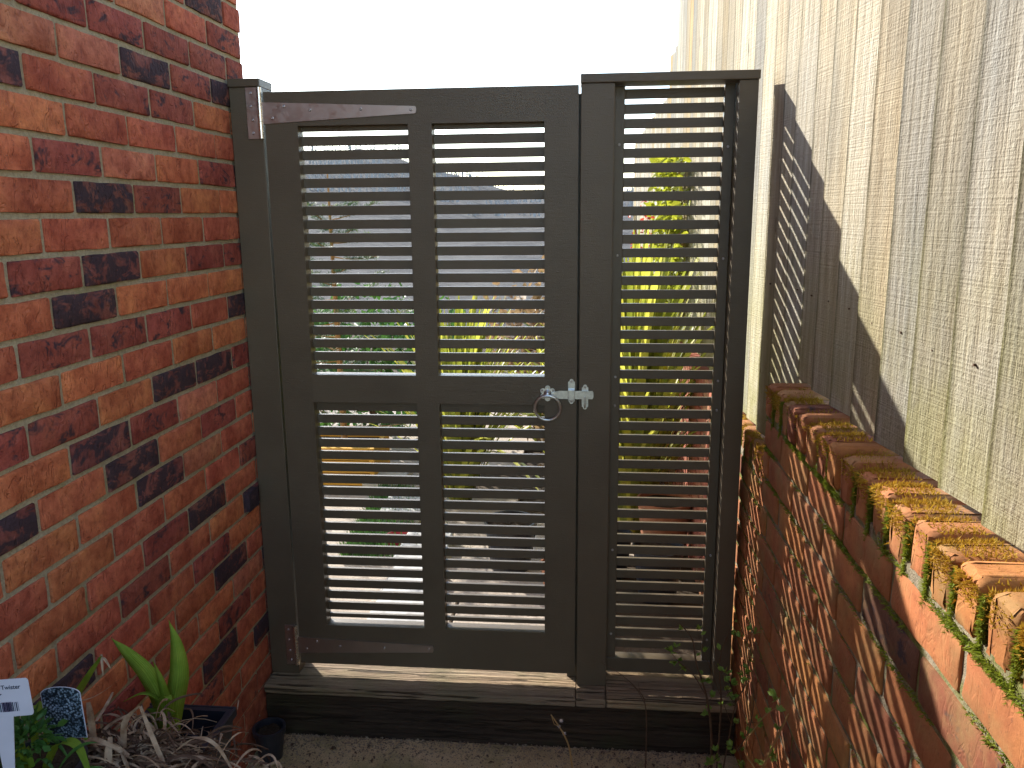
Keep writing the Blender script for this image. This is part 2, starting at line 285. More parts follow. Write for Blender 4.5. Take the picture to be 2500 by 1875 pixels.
M['terracotta'] = plain('terracotta', (0.36, 0.15, 0.08), 0.8, 0.2, 30)
M['stone'] = plain('pale_stone_edging', (0.46, 0.45, 0.43), 0.9, 0.1, 25, 0.2, 0.004)
def speckle_card():
    m, N, L, B = new_mat('floral_print_card'); v = coords(N, L)
    vo = N.new('ShaderNodeTexVoronoi'); vo.inputs['Scale'].default_value = 260; L.new(v, vo.inputs['Vector'])
    r = ramp(N, [(0.25, (0.42, 0.50, 0.58)), (0.42, (0.16, 0.24, 0.30)), (0.6, (0.012, 0.022, 0.035))]); L.new(vo.outputs['Distance'], r.inputs[0])
    n = noise(N, L, v, 60, 3, 0.6); rn = ramp(N, [(0.4, (0.25, 0.3, 0.35)), (0.62, (1.1, 1.1, 1.1))]); L.new(n, rn.inputs[0])
    L.new(mixc(N, L, 1.0, r.outputs[0], rn.outputs[0], 'MULTIPLY'), B.inputs['Base Color']); B.inputs['Roughness'].default_value = 0.4; return m
M['print'] = speckle_card()

# ------------------------------------------------------------------ builders
WL = {}                                        # world origin of every object
def link(o, parent=None, loc=(0, 0, 0)):
    C.objects.link(o); loc = Vector(loc); WL[o.name] = loc
    if parent is not None:
        o.parent = parent; o.location = loc - WL[parent.name]
    else: o.location = loc
    return o
def thing(name, label, cat, loc, group=None):
    o = bpy.data.objects.new(name, None); o.empty_display_size = 0.05; link(o, None, loc)
    o['label'] = label; o['category'] = cat
    if group: o['group'] = group
    return o
def tag(o, label, cat, group=None):
    o['label'] = label; o['category'] = cat
    if group: o['group'] = group
    return o
def mesh_from(name, verts, faces, mat=None, smooth=False):
    me = bpy.data.meshes.new(name); me.from_pydata([tuple(v) for v in verts], [], faces)
    if mat: me.materials.append(M[mat])
    if smooth: me.polygons.foreach_set('use_smooth', [True] * len(me.polygons))
    me.update(); return me
def obj_mesh(name, me, parent=None, loc=(0, 0, 0)):
    return link(bpy.data.objects.new(name, me), parent, loc)
def box_mesh(name, sx, sy, sz, mat, bev=0.0, seg=1, jit=0.0, cuts=None):
    bm = bmesh.new(); bmesh.ops.create_cube(bm, size=1.0); bmesh.ops.scale(bm, vec=(sx, sy, sz), verts=bm.verts)
    if cuts:
        for ax, n in cuts:
            es = [e for e in bm.edges if abs((e.verts[0].co - e.verts[1].co).normalized()[ax]) > 0.9]
            bmesh.ops.subdivide_edges(bm, edges=es, cuts=n, use_grid_fill=True)
    if bev > 0:
        es = [e for e in bm.edges if len(e.link_faces) == 2 and e.calc_face_angle(0) > 0.5]
        bmesh.ops.bevel(bm, geom=es, offset=bev, segments=seg, affect='EDGES', profile=0.6)
    if jit > 0:
        for v in bm.verts: v.co += Vector([random.uniform(-jit, jit) for _ in range(3)])
    me = bpy.data.meshes.new(name); bm.to_mesh(me); bm.free(); me.materials.append(M[mat]); return me
def box(name, x0, x1, y0, y1, z0, z1, mat, parent=None, bev=0.0012, seg=1, jit=0.0, cuts=None, smooth=False):
    me = box_mesh(name, x1 - x0, y1 - y0, z1 - z0, mat, bev, seg, jit, cuts)
    if smooth: me.polygons.foreach_set('use_smooth', [True] * len(me.polygons))
    return obj_mesh(name, me, parent, ((x0 + x1) / 2, (y0 + y1) / 2, (z0 + z1) / 2))
class MB:
    def __init__(s): s.v = []; s.f = []; s.t = []; s.c = []
    def add(s, vs, fs, t=None, c=None):
        o = len(s.v); s.c += c if c else [0.5] * len(vs); s.v += [tuple(v) for v in vs]; s.f += [tuple(i + o for i in f) for f in fs]; s.t += [0.5 if t is None else t] * len(vs)
    def box(s, x0, x1, y0, y1, z0, z1):
        s.add([(x0, y0, z0), (x1, y0, z0), (x1, y1, z0), (x0, y1, z0), (x0, y0, z1), (x1, y0, z1), (x1, y1, z1), (x0, y1, z1)],
              [(0, 3, 2, 1), (4, 5, 6, 7), (0, 1, 5, 4), (1, 2, 6, 5), (2, 3, 7, 6), (3, 0, 4, 7)])
    def prism(s, pts, y0, y1):                  # polygon in XZ extruded along Y
        n = len(pts); s.add([(x, y0, z) for x, z in pts] + [(x, y1, z) for x, z in pts],
              [tuple(range(n)), tuple(range(2 * n - 1, n - 1, -1))] + [(i, i + n, (i + 1) % n + n, (i + 1) % n) for i in range(n)])
    def tube(s, path, rad, n=6, close=False):
        path = [Vector(p) for p in path]; m = len(path); rr = rad if isinstance(rad, (list, tuple)) else [rad] * m
        vs = []; nrm = None
        for i, p in enumerate(path):
            a = path[(i - 1) % m] if (i > 0 or close) else p; b = path[(i + 1) % m] if (i < m - 1 or close) else p
            t = (b - a).normalized() if (b - a).length > 1e-9 else Vector((0, 0, 1))
            if nrm is None:
                nrm = t.orthogonal().normalized()
            else:
                nrm = (nrm - t * nrm.dot(t)); nrm = nrm.normalized() if nrm.length > 1e-6 else t.orthogonal().normalized()
            bn = t.cross(nrm)
            for k in range(n):
                an = 2 * math.pi * k / n; vs.append(p + (nrm * math.cos(an) + bn * math.sin(an)) * rr[i])
        fs = []
        for i in range(m if close else m - 1):
            j = (i + 1) % m
            for k in range(n): fs.append((i * n + k, i * n + (k + 1) % n, j * n + (k + 1) % n, j * n + k))
        if not close: fs += [tuple(range(n - 1, -1, -1)), tuple((m - 1) * n + k for k in range(n))]
        s.add(vs, fs)
    def blade(s, path, width, side, fold=0.0, prof=None, t=None):   # strip leaf with a folded midrib
        path = [Vector(p) for p in path]; m = len(path); side = Vector(side).normalized(); vs = []
        for i, p in enumerate(path):
            u = i / (m - 1); w = width * (prof(u) if prof else math.sin(math.pi * min(1, 0.08 + 0.92 * u)) ** 0.7)
            tg = (path[min(m - 1, i + 1)] - path[max(0, i - 1)])
            tg = tg.normalized() if tg.length > 1e-9 else Vector((0, 0, 1))
            sd = side - tg * side.dot(tg); sd = sd.normalized() if sd.length > 1e-6 else tg.orthogonal().normalized(); nr = tg.cross(sd)
            vs += [p - sd * w + nr * fold * w, p, p + sd * w + nr * fold * w]
        fs = []
        for i in range(m - 1):
            a = i * 3; fs += [(a, a + 1, a + 4, a + 3), (a + 1, a + 2, a + 5, a + 4)]
        s.add(vs, fs, t, [-1.0, 0.0, 1.0] * m)
    def build(s, name, mat, parent=None, loc=(0, 0, 0), smooth=False, kind=None):
        loc = Vector(loc); me = mesh_from(name, [(v[0] - loc.x, v[1] - loc.y, v[2] - loc.z) for v in s.v], s.f, mat, smooth)
        at = me.attributes.new('tint', 'FLOAT', 'POINT'); at.data.foreach_set('value', s.t)
        at = me.attributes.new('across', 'FLOAT', 'POINT'); at.data.foreach_set('value', s.c)
        o = obj_mesh(name, me, parent, loc)
        if kind: o['kind'] = kind
        return o
def bez(p0, p1, p2, n=10):
    p0, p1, p2 = Vector(p0), Vector(p1), Vector(p2)
    return [p0 * (1 - u) ** 2 + p1 * 2 * u * (1 - u) + p2 * u * u for u in [i / (n - 1) for i in range(n)]]
def crom(pts, n=6):                              # smooth path through points
    P = [Vector(p) for p in pts]; P = [P[0] * 2 - P[1]] + P + [P[-1] * 2 - P[-2]]; out = []
    for i in range(1, len(P) - 2):
        for k in range(n):
            t = k / n; a, b, c, d = P[i - 1:i + 3]
            out.append(0.5 * (2 * b + (c - a) * t + (2 * a - 5 * b + 4 * c - d) * t * t + (3 * b - a - 3 * c + d) * t ** 3))
    return out + [P[-2]]
def struct(o): o['kind'] = 'structure'; return o

# ------------------------------------------------------------------ ground
g = MB(); g.add([(-150, -60, -0.03), (150, -60, -0.03), (150, 220, -0.03), (-150, 220, -0.03)], [(0, 1, 2, 3)])
struct(g.build('ground', 'grass'))
XL, XW, XF = -1.033, 0.435, 0.518               # house face, garden wall face, fence face
me = box_mesh('path', 1.55, 6.2, 0.06, 'concrete', 0.0, cuts=[(0, 40), (1, 150)])
for v in me.vertices:
    if v.co.z > 0: v.co.z += random.uniform(-0.0012, 0.0012)
struct(obj_mesh('path', me, None, (-0.29, -0.77, -0.03)))
GZ = 0.15                                        # garden level behind the gate
struct(box('garden_bed', -9, 9, 2.56, 16, -0.02, GZ - 0.03, 'earth', None, 0))

# ------------------------------------------------------------------ house wall on the left
COL = {'O': (0.52, 0.150, 0.062, 0.06), 'R': (0.47, 0.120, 0.060, 0.16), 'P': (0.31, 0.074, 0.048, 0.44), 'D': (0.22, 0.070, 0.052, 0.66), 'K': (0.50, 0.160, 0.085, 0.06)}
DARK = {(-4, 2.5): 'D', (-3, 3): 'P', (-2, -.5): 'P', (-2, 2.5): 'P', (-1, -1): 'K', (-1, 0): 'K', (-1, 1): 'D', (-1, 2): 'P', (-1, 3): 'D', (0, -1.5): 'D', (0, -.5): 'R', (0, .5): 'P', (0, 1.5): 'P', (0, 2.5): 'O',
  (1, -1): 'O', (1, 0): 'R', (1, 1): 'R', (1, 2): 'R', (1, 3): 'R', (2, -1.5): 'O', (2, -.5): 'P', (2, .5): 'K', (2, 1.5): 'O', (2, 2.5): 'P', (3, -1): 'R', (3, 0): 'D', (3, 1): 'P', (3, 2): 'O', (3, 3): 'O',
  (4, -1.5): 'O', (4, -.5): 'R', (4, .5): 'R', (4, 1.5): 'O', (4, 2.5): 'R', (5, -2): 'R', (5, -1): 'P', (5, 0): 'D', (5, 1): 'O', (5, 2): 'P', (5, 3): 'P', (6, -1.5): 'O', (6, -.5): 'D', (6, .5): 'O', (6, 1.5): 'O', (6, 2.5): 'O',
  (7, -2): 'R', (7, -1): 'P', (7, 0): 'P', (7, 1): 'P', (7, 2): 'R', (7, 3): 'D', (8, -1.5): 'O', (8, -.5): 'O', (8, .5): 'R', (8, 1.5): 'O', (8, 2.5): 'O', (9, -2): 'P', (9, -1): 'P', (9, 0): 'O', (9, 1): 'D', (9, 2): 'D', (9, 3): 'P',
  (10, -1.5): 'O', (10, -.5): 'D', (10, .5): 'P', (10, 1.5): 'K', (10, 2.5): 'R', (11, -2): 'D', (11, -1): 'R', (11, 0): 'D', (11, 1): 'R', (11, 2): 'P', (11, 3): 'R', (12, -1.5): 'O', (12, -.5): 'O', (12, .5): 'D', (12, 1.5): 'K', (12, 2.5): 'R',
  (13, -2): 'R', (13, -1): 'O', (13, 0): 'R', (13, 1): 'O', (13, 2): 'R', (14, -1.5): 'O', (14, -.5): 'R', (14, .5): 'P', (14, 1.5): 'D', (14, 2.5): 'R', (15, -1): 'R', (15, 0): 'P', (15, 1): 'R', (15, 2): 'O', (15, 3): 'D',
  (16, .5): 'R', (16, 1.5): 'P', (17, 1): 'O', (17, 2): 'D', (17, 3): 'R', (18, 1.5): 'O', (18, .5): 'R', (19, 2): 'P', (19, 3): 'R', (20, 1.5): 'D', (20, 2.5): 'R', (21, 3): 'D', (21, 2): 'O'}
house = thing('brick_house', 'red and purple mottled brick house wall with beige mortar, left of the gate', 'house', (XL - 1.5, 0.0, 0.0))
YE = 2.522; Z0 = 1.9714; BY0 = 1.618
core = MB(); core.box(XL - 3.0, XL - 0.0055, -3.0, YE - 0.004, -0.2, 4.6); core.build('mortar', 'mortar', house, (XL, 0, 1))
def brick_variants(n, L, D, Hh, mat, bev, jit, seg=1):
    out = []
    for k in range(n):
        me = box_mesh('brick', D, L, Hh, mat, bev, seg, jit, cuts=[(1, 4), (2, 1)])
        me.polygons.foreach_set('use_smooth', [True] * len(me.polygons)); me.set_sharp_from_angle(angle=R(38)); out.append(me)
    return out
BV = {}
def brick(parent, length, height, depth, mat, loc, col, bev=0.004, jit=0.0011, seg=2, name='brick'):
    key = (round(length, 3), round(height, 4), depth, mat)
    if key not in BV: BV[key] = brick_variants(9 if length > 0.2 else 4, length, depth, height, mat, bev, jit, seg)
    o = bpy.data.objects.new(name, random.choice(BV[key])); o.color = col; link(o, parent, loc)
    kq = .35 if mat == 'brick_old' else 1
    o.rotation_euler = (random.uniform(-.006, .006), kq * random.uniform(-.012, .012), kq * random.uniform(-.006, .006))
    if random.random() < 0.5: o.rotation_euler.x += math.pi
    return o
rest = MB(); nb = 0
for m in range(-36, 27):
    zc = Z0 - 0.075 * (m + 0.5)
    off = 0.0 if m % 2 else 0.5
    for i in range(-22, 6):
        n = i + off; ya = BY0 + 0.225 * n + 0.006; yb = min(ya + 0.212, YE)
        if yb - ya < 0.03: continue
        near = -6 <= m <= 22 and n >= -2.6
        if not near:
            if not (-6 <= m <= 22) or n < -2.6:
                rest.box(XL - 0.06, XL - random.uniform(-.001, .002), ya, yb, zc - 0.0325, zc + 0.0325)
            continue
        k = DARK.get((m, n))
        if k is None: k = random.choices('ORPDK', (5, 6, 3, 1.2, 1))[0]
        c = COL[k]; s = random.uniform(0.88, 1.12); hs = random.uniform(0.92, 1.08)
        brick(house, round(yb - ya, 3), 0.0632, 0.10, 'brick', (XL - 0.05 + random.uniform(-0.0015, 0.0012), (ya + yb) / 2, zc), (c[0] * s, c[1] * s * hs, c[2] * s, c[3])); nb += 1
        if (m, n) == (15, 3):      # broken header end that projects past the post
            pass
o = rest.build('brick_courses', 'brick', house, (XL, -1, 3), kind='stuff'); o.color = (0.36, 0.10, 0.052, 0.3)

# ------------------------------------------------------------------ garden walls on the right
def rcol(pal, w):
    c = COL[random.choices(pal, w)[0]]; s = random.uniform(0.72, 1.0); return (c[0] * s * .93, c[1] * s * 1.30, c[2] * s * 1.0, c[3])
gw = thing('garden_wall', 'old mossy red brick garden wall with brick-on-edge coping, in front of the timber fence', 'wall', (XW, 0.6, 0))
ZC = 1.262; ZCB = 1.176; PC = 0.0735; YW = 1.975
core = MB(); core.box(XW + 0.0045, XW + 0.22, -1.2, YW - 0.006, -0.1, ZCB + 0.02); core.build('mortar', 'mortar_old', gw, (XW, 0.5, 0.6))
core = MB(); core.box(XW + 0.014, XW + 0.20, -1.2, YW - 0.010, ZCB, ZC - 0.018); core.build('coping_mortar', 'mortar_old', gw, (XW, 0.5, 1.2))
def coping(parent, xf, yend, n, ztop, zbot, pitch, depth=0.215):
    ys = []
    for k in range(n):
        ya = yend - pitch * (k + 1) + 0.009; yb = yend - pitch * k - 0.004; ys.append((ya, yb))
        c = rcol('RPDOK', (4, 2.0, 0, 1.6, 2)); h = ztop - zbot - 0.006
        o = brick(parent, round(yb - ya, 3), round(h, 4), depth, 'brick_old', (xf + depth / 2 + random.uniform(-.005, .006), (ya + yb) / 2, (ztop + zbot) / 2 + 0.003 + random.uniform(-.006, .005)), c, 0.015, 0.0018, 3, 'coping_brick')
        o.rotation_euler.x = random.uniform(-.05, .03); o.rotation_euler.y = random.uniform(-.015, .015)
    return ys
cops = coping(gw, XW, YW, 24, ZC, ZCB, PC)
restw = MB()
for c_ in range(16):
    zt = ZCB - PC * c_; zb = zt - PC + 0.010
    j0 = 1.129 if c_ % 2 == 0 else 1.0165
    for i in range(-10, 6):
        ya = j0 + 0.225 * i + 0.005; yb = min(ya + 0.214, YW)
        if yb - ya < 0.03: continue
        if ya < 0.35: restw.box(XW, XW + 0.1, ya, yb, zb, zt); continue
        brick(gw, round(yb - ya, 3), round(zt - zb, 4), 0.10, 'brick_old', (XW + 0.05 + random.uniform(-.0016, .0016), (ya + yb) / 2, (zt + zb) / 2), rcol('RPDO', (7, 2.2, .45, 1.8)), 0.007, 0.0014, 2)
o = restw.build('brick_courses', 'brick_old', gw, (XW, -.4, .6), kind='stuff'); o.color = (0.34, 0.10, 0.06, 0.1)

XQ = 0.477; ZQ = 1.022; ZQB = 0.938
lw = thing('low_garden_wall', 'lower sunlit brick wall with orange mossy coping, beyond the gate post below the fence', 'wall', (XQ, 3.5, 0))
core = MB(); core.box(XQ + 0.0045, XQ + 0.22, YW + 0.012, 9.0, -0.1, ZQB + 0.02); core.build('mortar', 'mortar_old', lw, (XQ, 3.5, 0.5))
core = MB(); core.box(XQ + 0.014, XQ + 0.20, YW + 0.014, 9.0, ZQB, ZQ - 0.014); core.build('coping_mortar', 'mortar_old', lw, (XQ, 3.5, 1.0))
lcops = coping(lw, XQ, YW + 0.01 + PC * 14, 14, ZQ, ZQB, PC)
restl = MB()
for k in range(80): restl.box(XQ, XQ + 0.21, 3.015 + PC * k, 3.015 + PC * k + 0.063, ZQB + 0.005, ZQ)
for c_ in range(13):
    zt = ZQB - PC * c_; zb = zt - PC + 0.010
    for i in range(0, 32):
        ya = YW + 0.012 + 0.225 * (i - (0.5 if c_ % 2 else 0)); yb = ya + 0.214; ya = max(ya, YW + 0.012)
        if i > 4: restl.box(XQ, XQ + 0.1, ya, yb, zb, zt); continue
        if yb - ya < .03: continue
        brick(lw, round(yb - ya, 3), round(zt - zb, 4), 0.10, 'brick_old', (XQ + 0.05 + random.uniform(-.0016, .0016), (ya + yb) / 2, (zt + zb) / 2), rcol('RPDO', (7, 2, .4, 2)), 0.007, 0.0014, 2)
o = restl.build('brick_courses', 'brick_old', lw, (XQ, 5, .5), kind='stuff'); o.color = (0.34, 0.10, 0.06, 0.1)

# moss: tiny blades on the coping tops and in the joints
def moss(name, mat, parent, spots, hmin, hmax):
    n = len(spots); P = np.array([s[0] for s in spots]); Nn = np.array([s[1] for s in spots])
    d = Nn + np.random.normal(0, 0.55, (n, 3)); d /= np.linalg.norm(d, axis=1)[:, None]
    h = np.random.uniform(hmin, hmax, n)[:, None]; sd = np.cross(d, np.random.normal(0, 1, (n, 3))); sd /= np.linalg.norm(sd, axis=1)[:, None]
    w = h * 0.16
    V = np.stack([P - sd * w, P + sd * w, P + d * h], 1).reshape(-1, 3); c0 = V.mean(0)
    me = bpy.data.meshes.new(name); F = np.arange(3 * n).reshape(-1, 3)
    me.from_pydata((V - c0).tolist(), [], F.tolist()); me.materials.append(M[mat]); o = obj_mesh(name, me, parent, c0); o['kind'] = 'stuff'; return o
U = random.uniform
def moss_wall(parent, ys, xf, xb, ztop, zbot, dens, tag_):
    org = []; grn = []
    for k, (ya, yb) in enumerate(ys):
        a = random.uniform(0.25, 1.0)
        for _ in range(int(900 * dens * a)):           # rusty moss towards the far edge of each brick top
            y = yb - abs(random.gauss(0, 0.017)) + 0.006; x = xf + 0.004 + (xb - xf) * U(0, 1) ** 0.8
            org.append(((x, y, ztop - 0.006 + U(-.002, .001)), (0.0, -0.25, 1)))
        for _ in range(int(200 * dens)):
            org.append(((xf + (xb - xf) * U(0.2, 1), U(ya, yb), ztop - 0.001), (0, -.2, 1)))
        for _ in range(int(200 * dens * random.uniform(0, 1.2))):     # fuzz on the upper front edge
            org.append(((xf - 0.001 + U(0, .004), ya + (yb - ya) * U(0, 1), ztop - 0.004 - abs(random.gauss(0, .016))), (-1, -.2, .3)))
        b = random.uniform(0.05, 1.15) ** 1.5
        for _ in range(int(1000 * dens * b)):           # green in the upright joints
            z = ztop - 0.012 - (ztop - zbot) * U(0, 1); grn.append(((xf + U(0.003, 0.012), ya - 0.005 + U(-.004, .004), z), (-1, -.1, .2)))
    moss('rust_moss', 'mossorange', parent, org, 0.004, 0.0095)
    return grn
grn = moss_wall(gw, cops, XW, XF - .004, ZC, ZCB, 1.3, 0)
for _ in range(20000):                                  # bed joints
    c_ = min(int(random.expovariate(0.75)), 12); y = U(.4, YW - .01); z = ZCB - PC * c_ + 0.005
    w = math.sin(y * 9.0 + c_ * 2.1) + math.sin(y * 23 + c_) * 0.7
    if w < random.uniform(-.6, 1.2): continue
    grn.append(((XW + U(0.0, 0.009), y, z + U(-.006, .006)), (-1, 0, .15)))
moss('green_moss', 'mossgreen', gw, grn, 0.004, 0.009)
grn = moss_wall(lw, lcops, XQ, XF - .004, ZQ, ZQB, 1.2, 1)
for _ in range(2500):
    c_ = random.randint(0, 8); grn.append(((XQ + U(0, .008), U(YW + .02, 2.6), ZQB - PC * c_ + .005 + U(-.006, .006)), (-1, 0, .15)))
moss('green_moss', 'mossgreen', lw, grn, 0.003, 0.007)

# ------------------------------------------------------------------ timber fence
tf = thing('timber_fence', 'tall weathered close-board timber fence with overlapping vertical boards, standing on the brick walls', 'fence', (XF, 2.5, 1.0))
edges = [0.36, 0.50, 0.635, 0.775, 0.912, 1.049, 1.184, 1.312, 1.450, 1.587, 1.727, 1.865, 1.995, 2.157]
while edges[-1] < 5.4: edges.append(edges[-1] + random.uniform(0.132, 0.146))
def board(parent, ya, yb, z0, z1, tp):
    yn = ya - 0.016; xp = XF - tp / 2 - 0.001; xr = XF + tp / 2
    jx = random.uniform(-.0018, .0018); nz = 30; vs = []; fs = []; ed = []; w1 = w2 = 0.0
    for k in range(nz + 1):
        z = z0 + (z1 - z0) * k / nz; w1 = w1 * .7 + random.uniform(-.0012, .0012); w2 = w2 * .7 + random.uniform(-.0008, .0008); f = lambda y: xp + (xr - xp) * (yb - y) / (yb - yn)
        ys = (yb + w1, yb + w1 - .0042, yb - .014, (yb + yn) / 2, yn)
        vs += [(f(ys[0]) + jx + .0016, ys[0], z)] + [(f(y) + jx + w2, y, z) for y in ys[1:]] + [(xr + jx + .005, yn, z), (xp + jx + .0115, yb + w1, z)]; ed += [1, .9, 0, 0, 0, 0, 1]
    for k in range(nz):
        a = 7 * k
        for e in range(7): fs.append((a + e, a + (e + 1) % 7, a + 7 + (e + 1) % 7, a + 7 + e))
    fs += [tuple(range(6, -1, -1)), tuple(7 * nz + e for e in range(7))]
    c = Vector((XF, (ya + yb) / 2, (z0 + z1) / 2)); me = mesh_from('board', [Vector(v) - c for v in vs], fs, 'fence')
    at = me.attributes.new('edge', 'FLOAT', 'POINT'); at.data.foreach_set('value', [float(e) for e in ed])
    return obj_mesh('board', me, parent, c)
for a, b in zip(edges[:-1], edges[1:]):
    zt = H + 1.32 if b < 5.15 else H + 0.955
    zb = (ZC + 0.004 if b < 2.06 else ZQ + 0.004) + random.uniform(0, .008)
    board(tf, a, b, zb, zt + random.uniform(-.012, .012), 0.019)
for z in (1.42, 2.1, 2.75): box('rail', XF + .016, XF + .06, .2, 5.3, z, z + .075, 'fence', tf, .002)
lf = thing('low_fence', 'lower stretch of sunlit timber fence continuing away beyond the gate', 'fence', (XF, 7.2, 1.0))
y = edges[-1] + 0.02
while y < 9.3:
    b = y + random.uniform(.132, .146); board(lf, y, b, ZQ + .004, H + 0.745 + random.uniform(-.01, .01), 0.019); y = b
box('rail', XF + .016, XF + .06, 5.6, 9.2, 1.9, 1.97, 'fence', lf, .002)
# nail holes along the fence
nm = MB()
for k, e in enumerate(edges[:-1]):
    zz = 1.475 + random.uniform(-.015, .015)
    if e < 3: nm.tube([(XF - .0042, e + 0.075, zz), (XF + .004, e + 0.075, zz)], random.uniform(.0012, .0024), 8)
nm.build('nail_head', 'drydark', tf, (XF, 2, 1.7), kind='stuff')

# ------------------------------------------------------------------ sleeper step and sill
D = 2.40
st = thing('sleeper_step', 'dark timber sleeper step with weathered sill planks under the gate', 'step', (-0.28, 2.42, 0))
box('sleeper', -1.031, 0.474, 2.334, 2.555, -0.02, 0.1485, 'sleeper', st, .006, 2, .002, cuts=[(0, 40), (2, 3)], smooth=False)
for x0, x1 in ((-1.030, -0.0218), (-0.0205, 0.0728), (0.0742, 0.474)):
    o = box('sill_plank', x0, x1, 2.324, 2.55, 0.1492, 0.1795, 'sill', st, .006, 2, .0009, cuts=[(0, max(2, int((x1 - x0) * 30))), (1, 4)])

# ------------------------------------------------------------------ hinge post
hp = thing('hinge_post', 'dark grey painted hinge post with small cap, against the brick house', 'post', (-0.983, 2.445, 0.18))
box('post', -1.0305, -0.9365, D, D + 0.09, 0.1795, 2.0315, 'paint', hp, .0022, 2)
box('post_cap', -1.0315, -0.9372, D - 0.006, D + 0.094, 2.0318, 2.0545, 'paint', hp, .0022, 2)

# ------------------------------------------------------------------ gate
gt = thing('garden_gate', 'dark grey louvred timber garden gate with four slatted panels', 'gate', (-0.478, 2.42, 0.219))
gx0, gx1, gz0, gz1 = -0.9300, -0.0257, 0.2190, 2.0170
cols = ((-0.834, -0.5115), (-0.442, -0.1218)); rows = ((1.191, 1.922), (0.358, 1.105)); GT = 0.046
box('stile', gx0, cols[0][0], D, D + GT, gz0, gz1, 'paint', gt, 0)
box('stile', cols[1][1], gx1, D, D + GT, gz0, gz1, 'paint', gt, 0)
box('rail', cols[0][0], cols[1][1], D, D + GT, rows[0][1], gz1, 'paint', gt, 0)
box('rail', cols[0][0], cols[1][1], D, D + GT, rows[1][1], rows[0][0], 'paint', gt, 0)
box('rail', cols[0][0], cols[1][1], D, D + GT, gz0, rows[1][0], 'paint', gt, 0)
for za, zb in rows: box('muntin', cols[0][1], cols[1][0], D, D + GT, za, zb, 'paint', gt, 0)
slat_me = None
for ri, (za, zb) in enumerate(rows):
    for xa, xb in cols:
        w = xb - xa + 0.008
        me = box_mesh('slat', w, 0.0115, 0.0272, 'paint', .0014, 2)
        me2 = box_mesh('slat', w, 0.0115, 0.0140, 'paint', .0014, 2)      # trimmed bottom slat
        for n in range(-1, 18):
            zt = (H + (0.2274 - 0.0394 * n) * 1.0125) if ri == 0 else (H + (-0.5985 - 0.0391 * n) * 1.0125)
            o = obj_mesh('slat', me2 if n == 17 else me, gt, ((xa + xb) / 2, D + 0.030 + 0.00575 + random.uniform(-.0006, .0006), zt - (0.0070 if n == 17 else 0.0136) + random.uniform(-.0006, .0006)))
screw_me = None
def screw(parent, x, y, z, r=0.0048):
    global screw_me
    if screw_me is None:
        s = MB(); n = 14
        rings = [(1.0, 0.0), (0.95, -.10), (0.7, -.32), (0.42, -.40), (0.34, -.25)]
        vs = [(r_ * math.cos(2 * math.pi * k / n), d_, r_ * math.sin(2 * math.pi * k / n)) for r_, d_ in rings for k in range(n)]
        fs = [(i * n + k, i * n + (k + 1) % n, (i + 1) * n + (k + 1) % n, (i + 1) * n + k) for i in range(len(rings) - 1) for k in range(n)] + [tuple((len(rings) - 1) * n + k for k in range(n))]
        screw_me = mesh_from('screw', vs, fs, 'screw', True)
    o = bpy.data.objects.new('screw', screw_me); o.scale = (r, r, r); return link(o, parent, (x, y, z))
def hinge(zl0, zl1, zr0, zr1, xl, xr, px0, px1, pz0, pz1, scr, psc, lab):
    s = MB(); n = 6
    end = [(xr + 0.004 * math.cos(a), (zr0 + zr1) / 2 + (zr1 - zr0) / 2 * math.sin(a)) for a in [(-math.pi / 2 + math.pi * k / n) for k in range(n + 1)]]
    s.prism([(xl, zl0)] + end + [(xl, zl1)], D - 0.0035, D - 0.0004)
    h = s.build('hinge_strap', 'stainless', gt, ((xl + xr) / 2, D, (zl0 + zl1) / 2)); h['label'] = lab
    for x, z in scr: screw(h, x, D - 0.0034, z)
    p = box('hinge_plate', px0, px1, D - 0.0035, D - 0.0004, pz0, pz1, 'stainless', h, .0006)
    for z in psc: screw(h, (px0 + px1) / 2 + random.uniform(-.003, .003), D - 0.0034, z, .0045)
    h3 = (pz1 - pz0) / 3
    for k in range(3):
        b = MB(); b.tube([(-.9402, D - .0045, pz0 + h3 * k + .0006), (-.9402, D - .0045, pz0 + h3 * (k + 1) - .0006)], .0068, 14); b.build('hinge_barrel', 'barrel', h, (-.94, D, pz0 + h3 * (k + .5)), smooth=False)
    f = box('hinge_leaf', px1, -.944, D - .0032, D - .0006, pz0, pz1, 'stainless', h, 0)
hinge(1.9284, 1.9885, 1.9498, 1.9694, -.9345, -.4890, -.9808, -.9490, 1.8875, 2.0300, [(-.870, 1.976), (-.905, 1.944), (-.793, 1.9640), (-.645, 1.9645), (-.4997, 1.9600)], [2.014, 1.978, 1.940, 1.904], 'upper tapered strap hinge')
hinge(.2555, .3127, .2757, .2992, -.9345, -.4865, -.9760, -.9480, .2138, .3541, [(-.870, .300), (-.905, .272), (-.793, .2850), (-.645, .2855), (-.4970, .2875)], [.338, .302, .264, .230], 'lower tapered strap hinge')

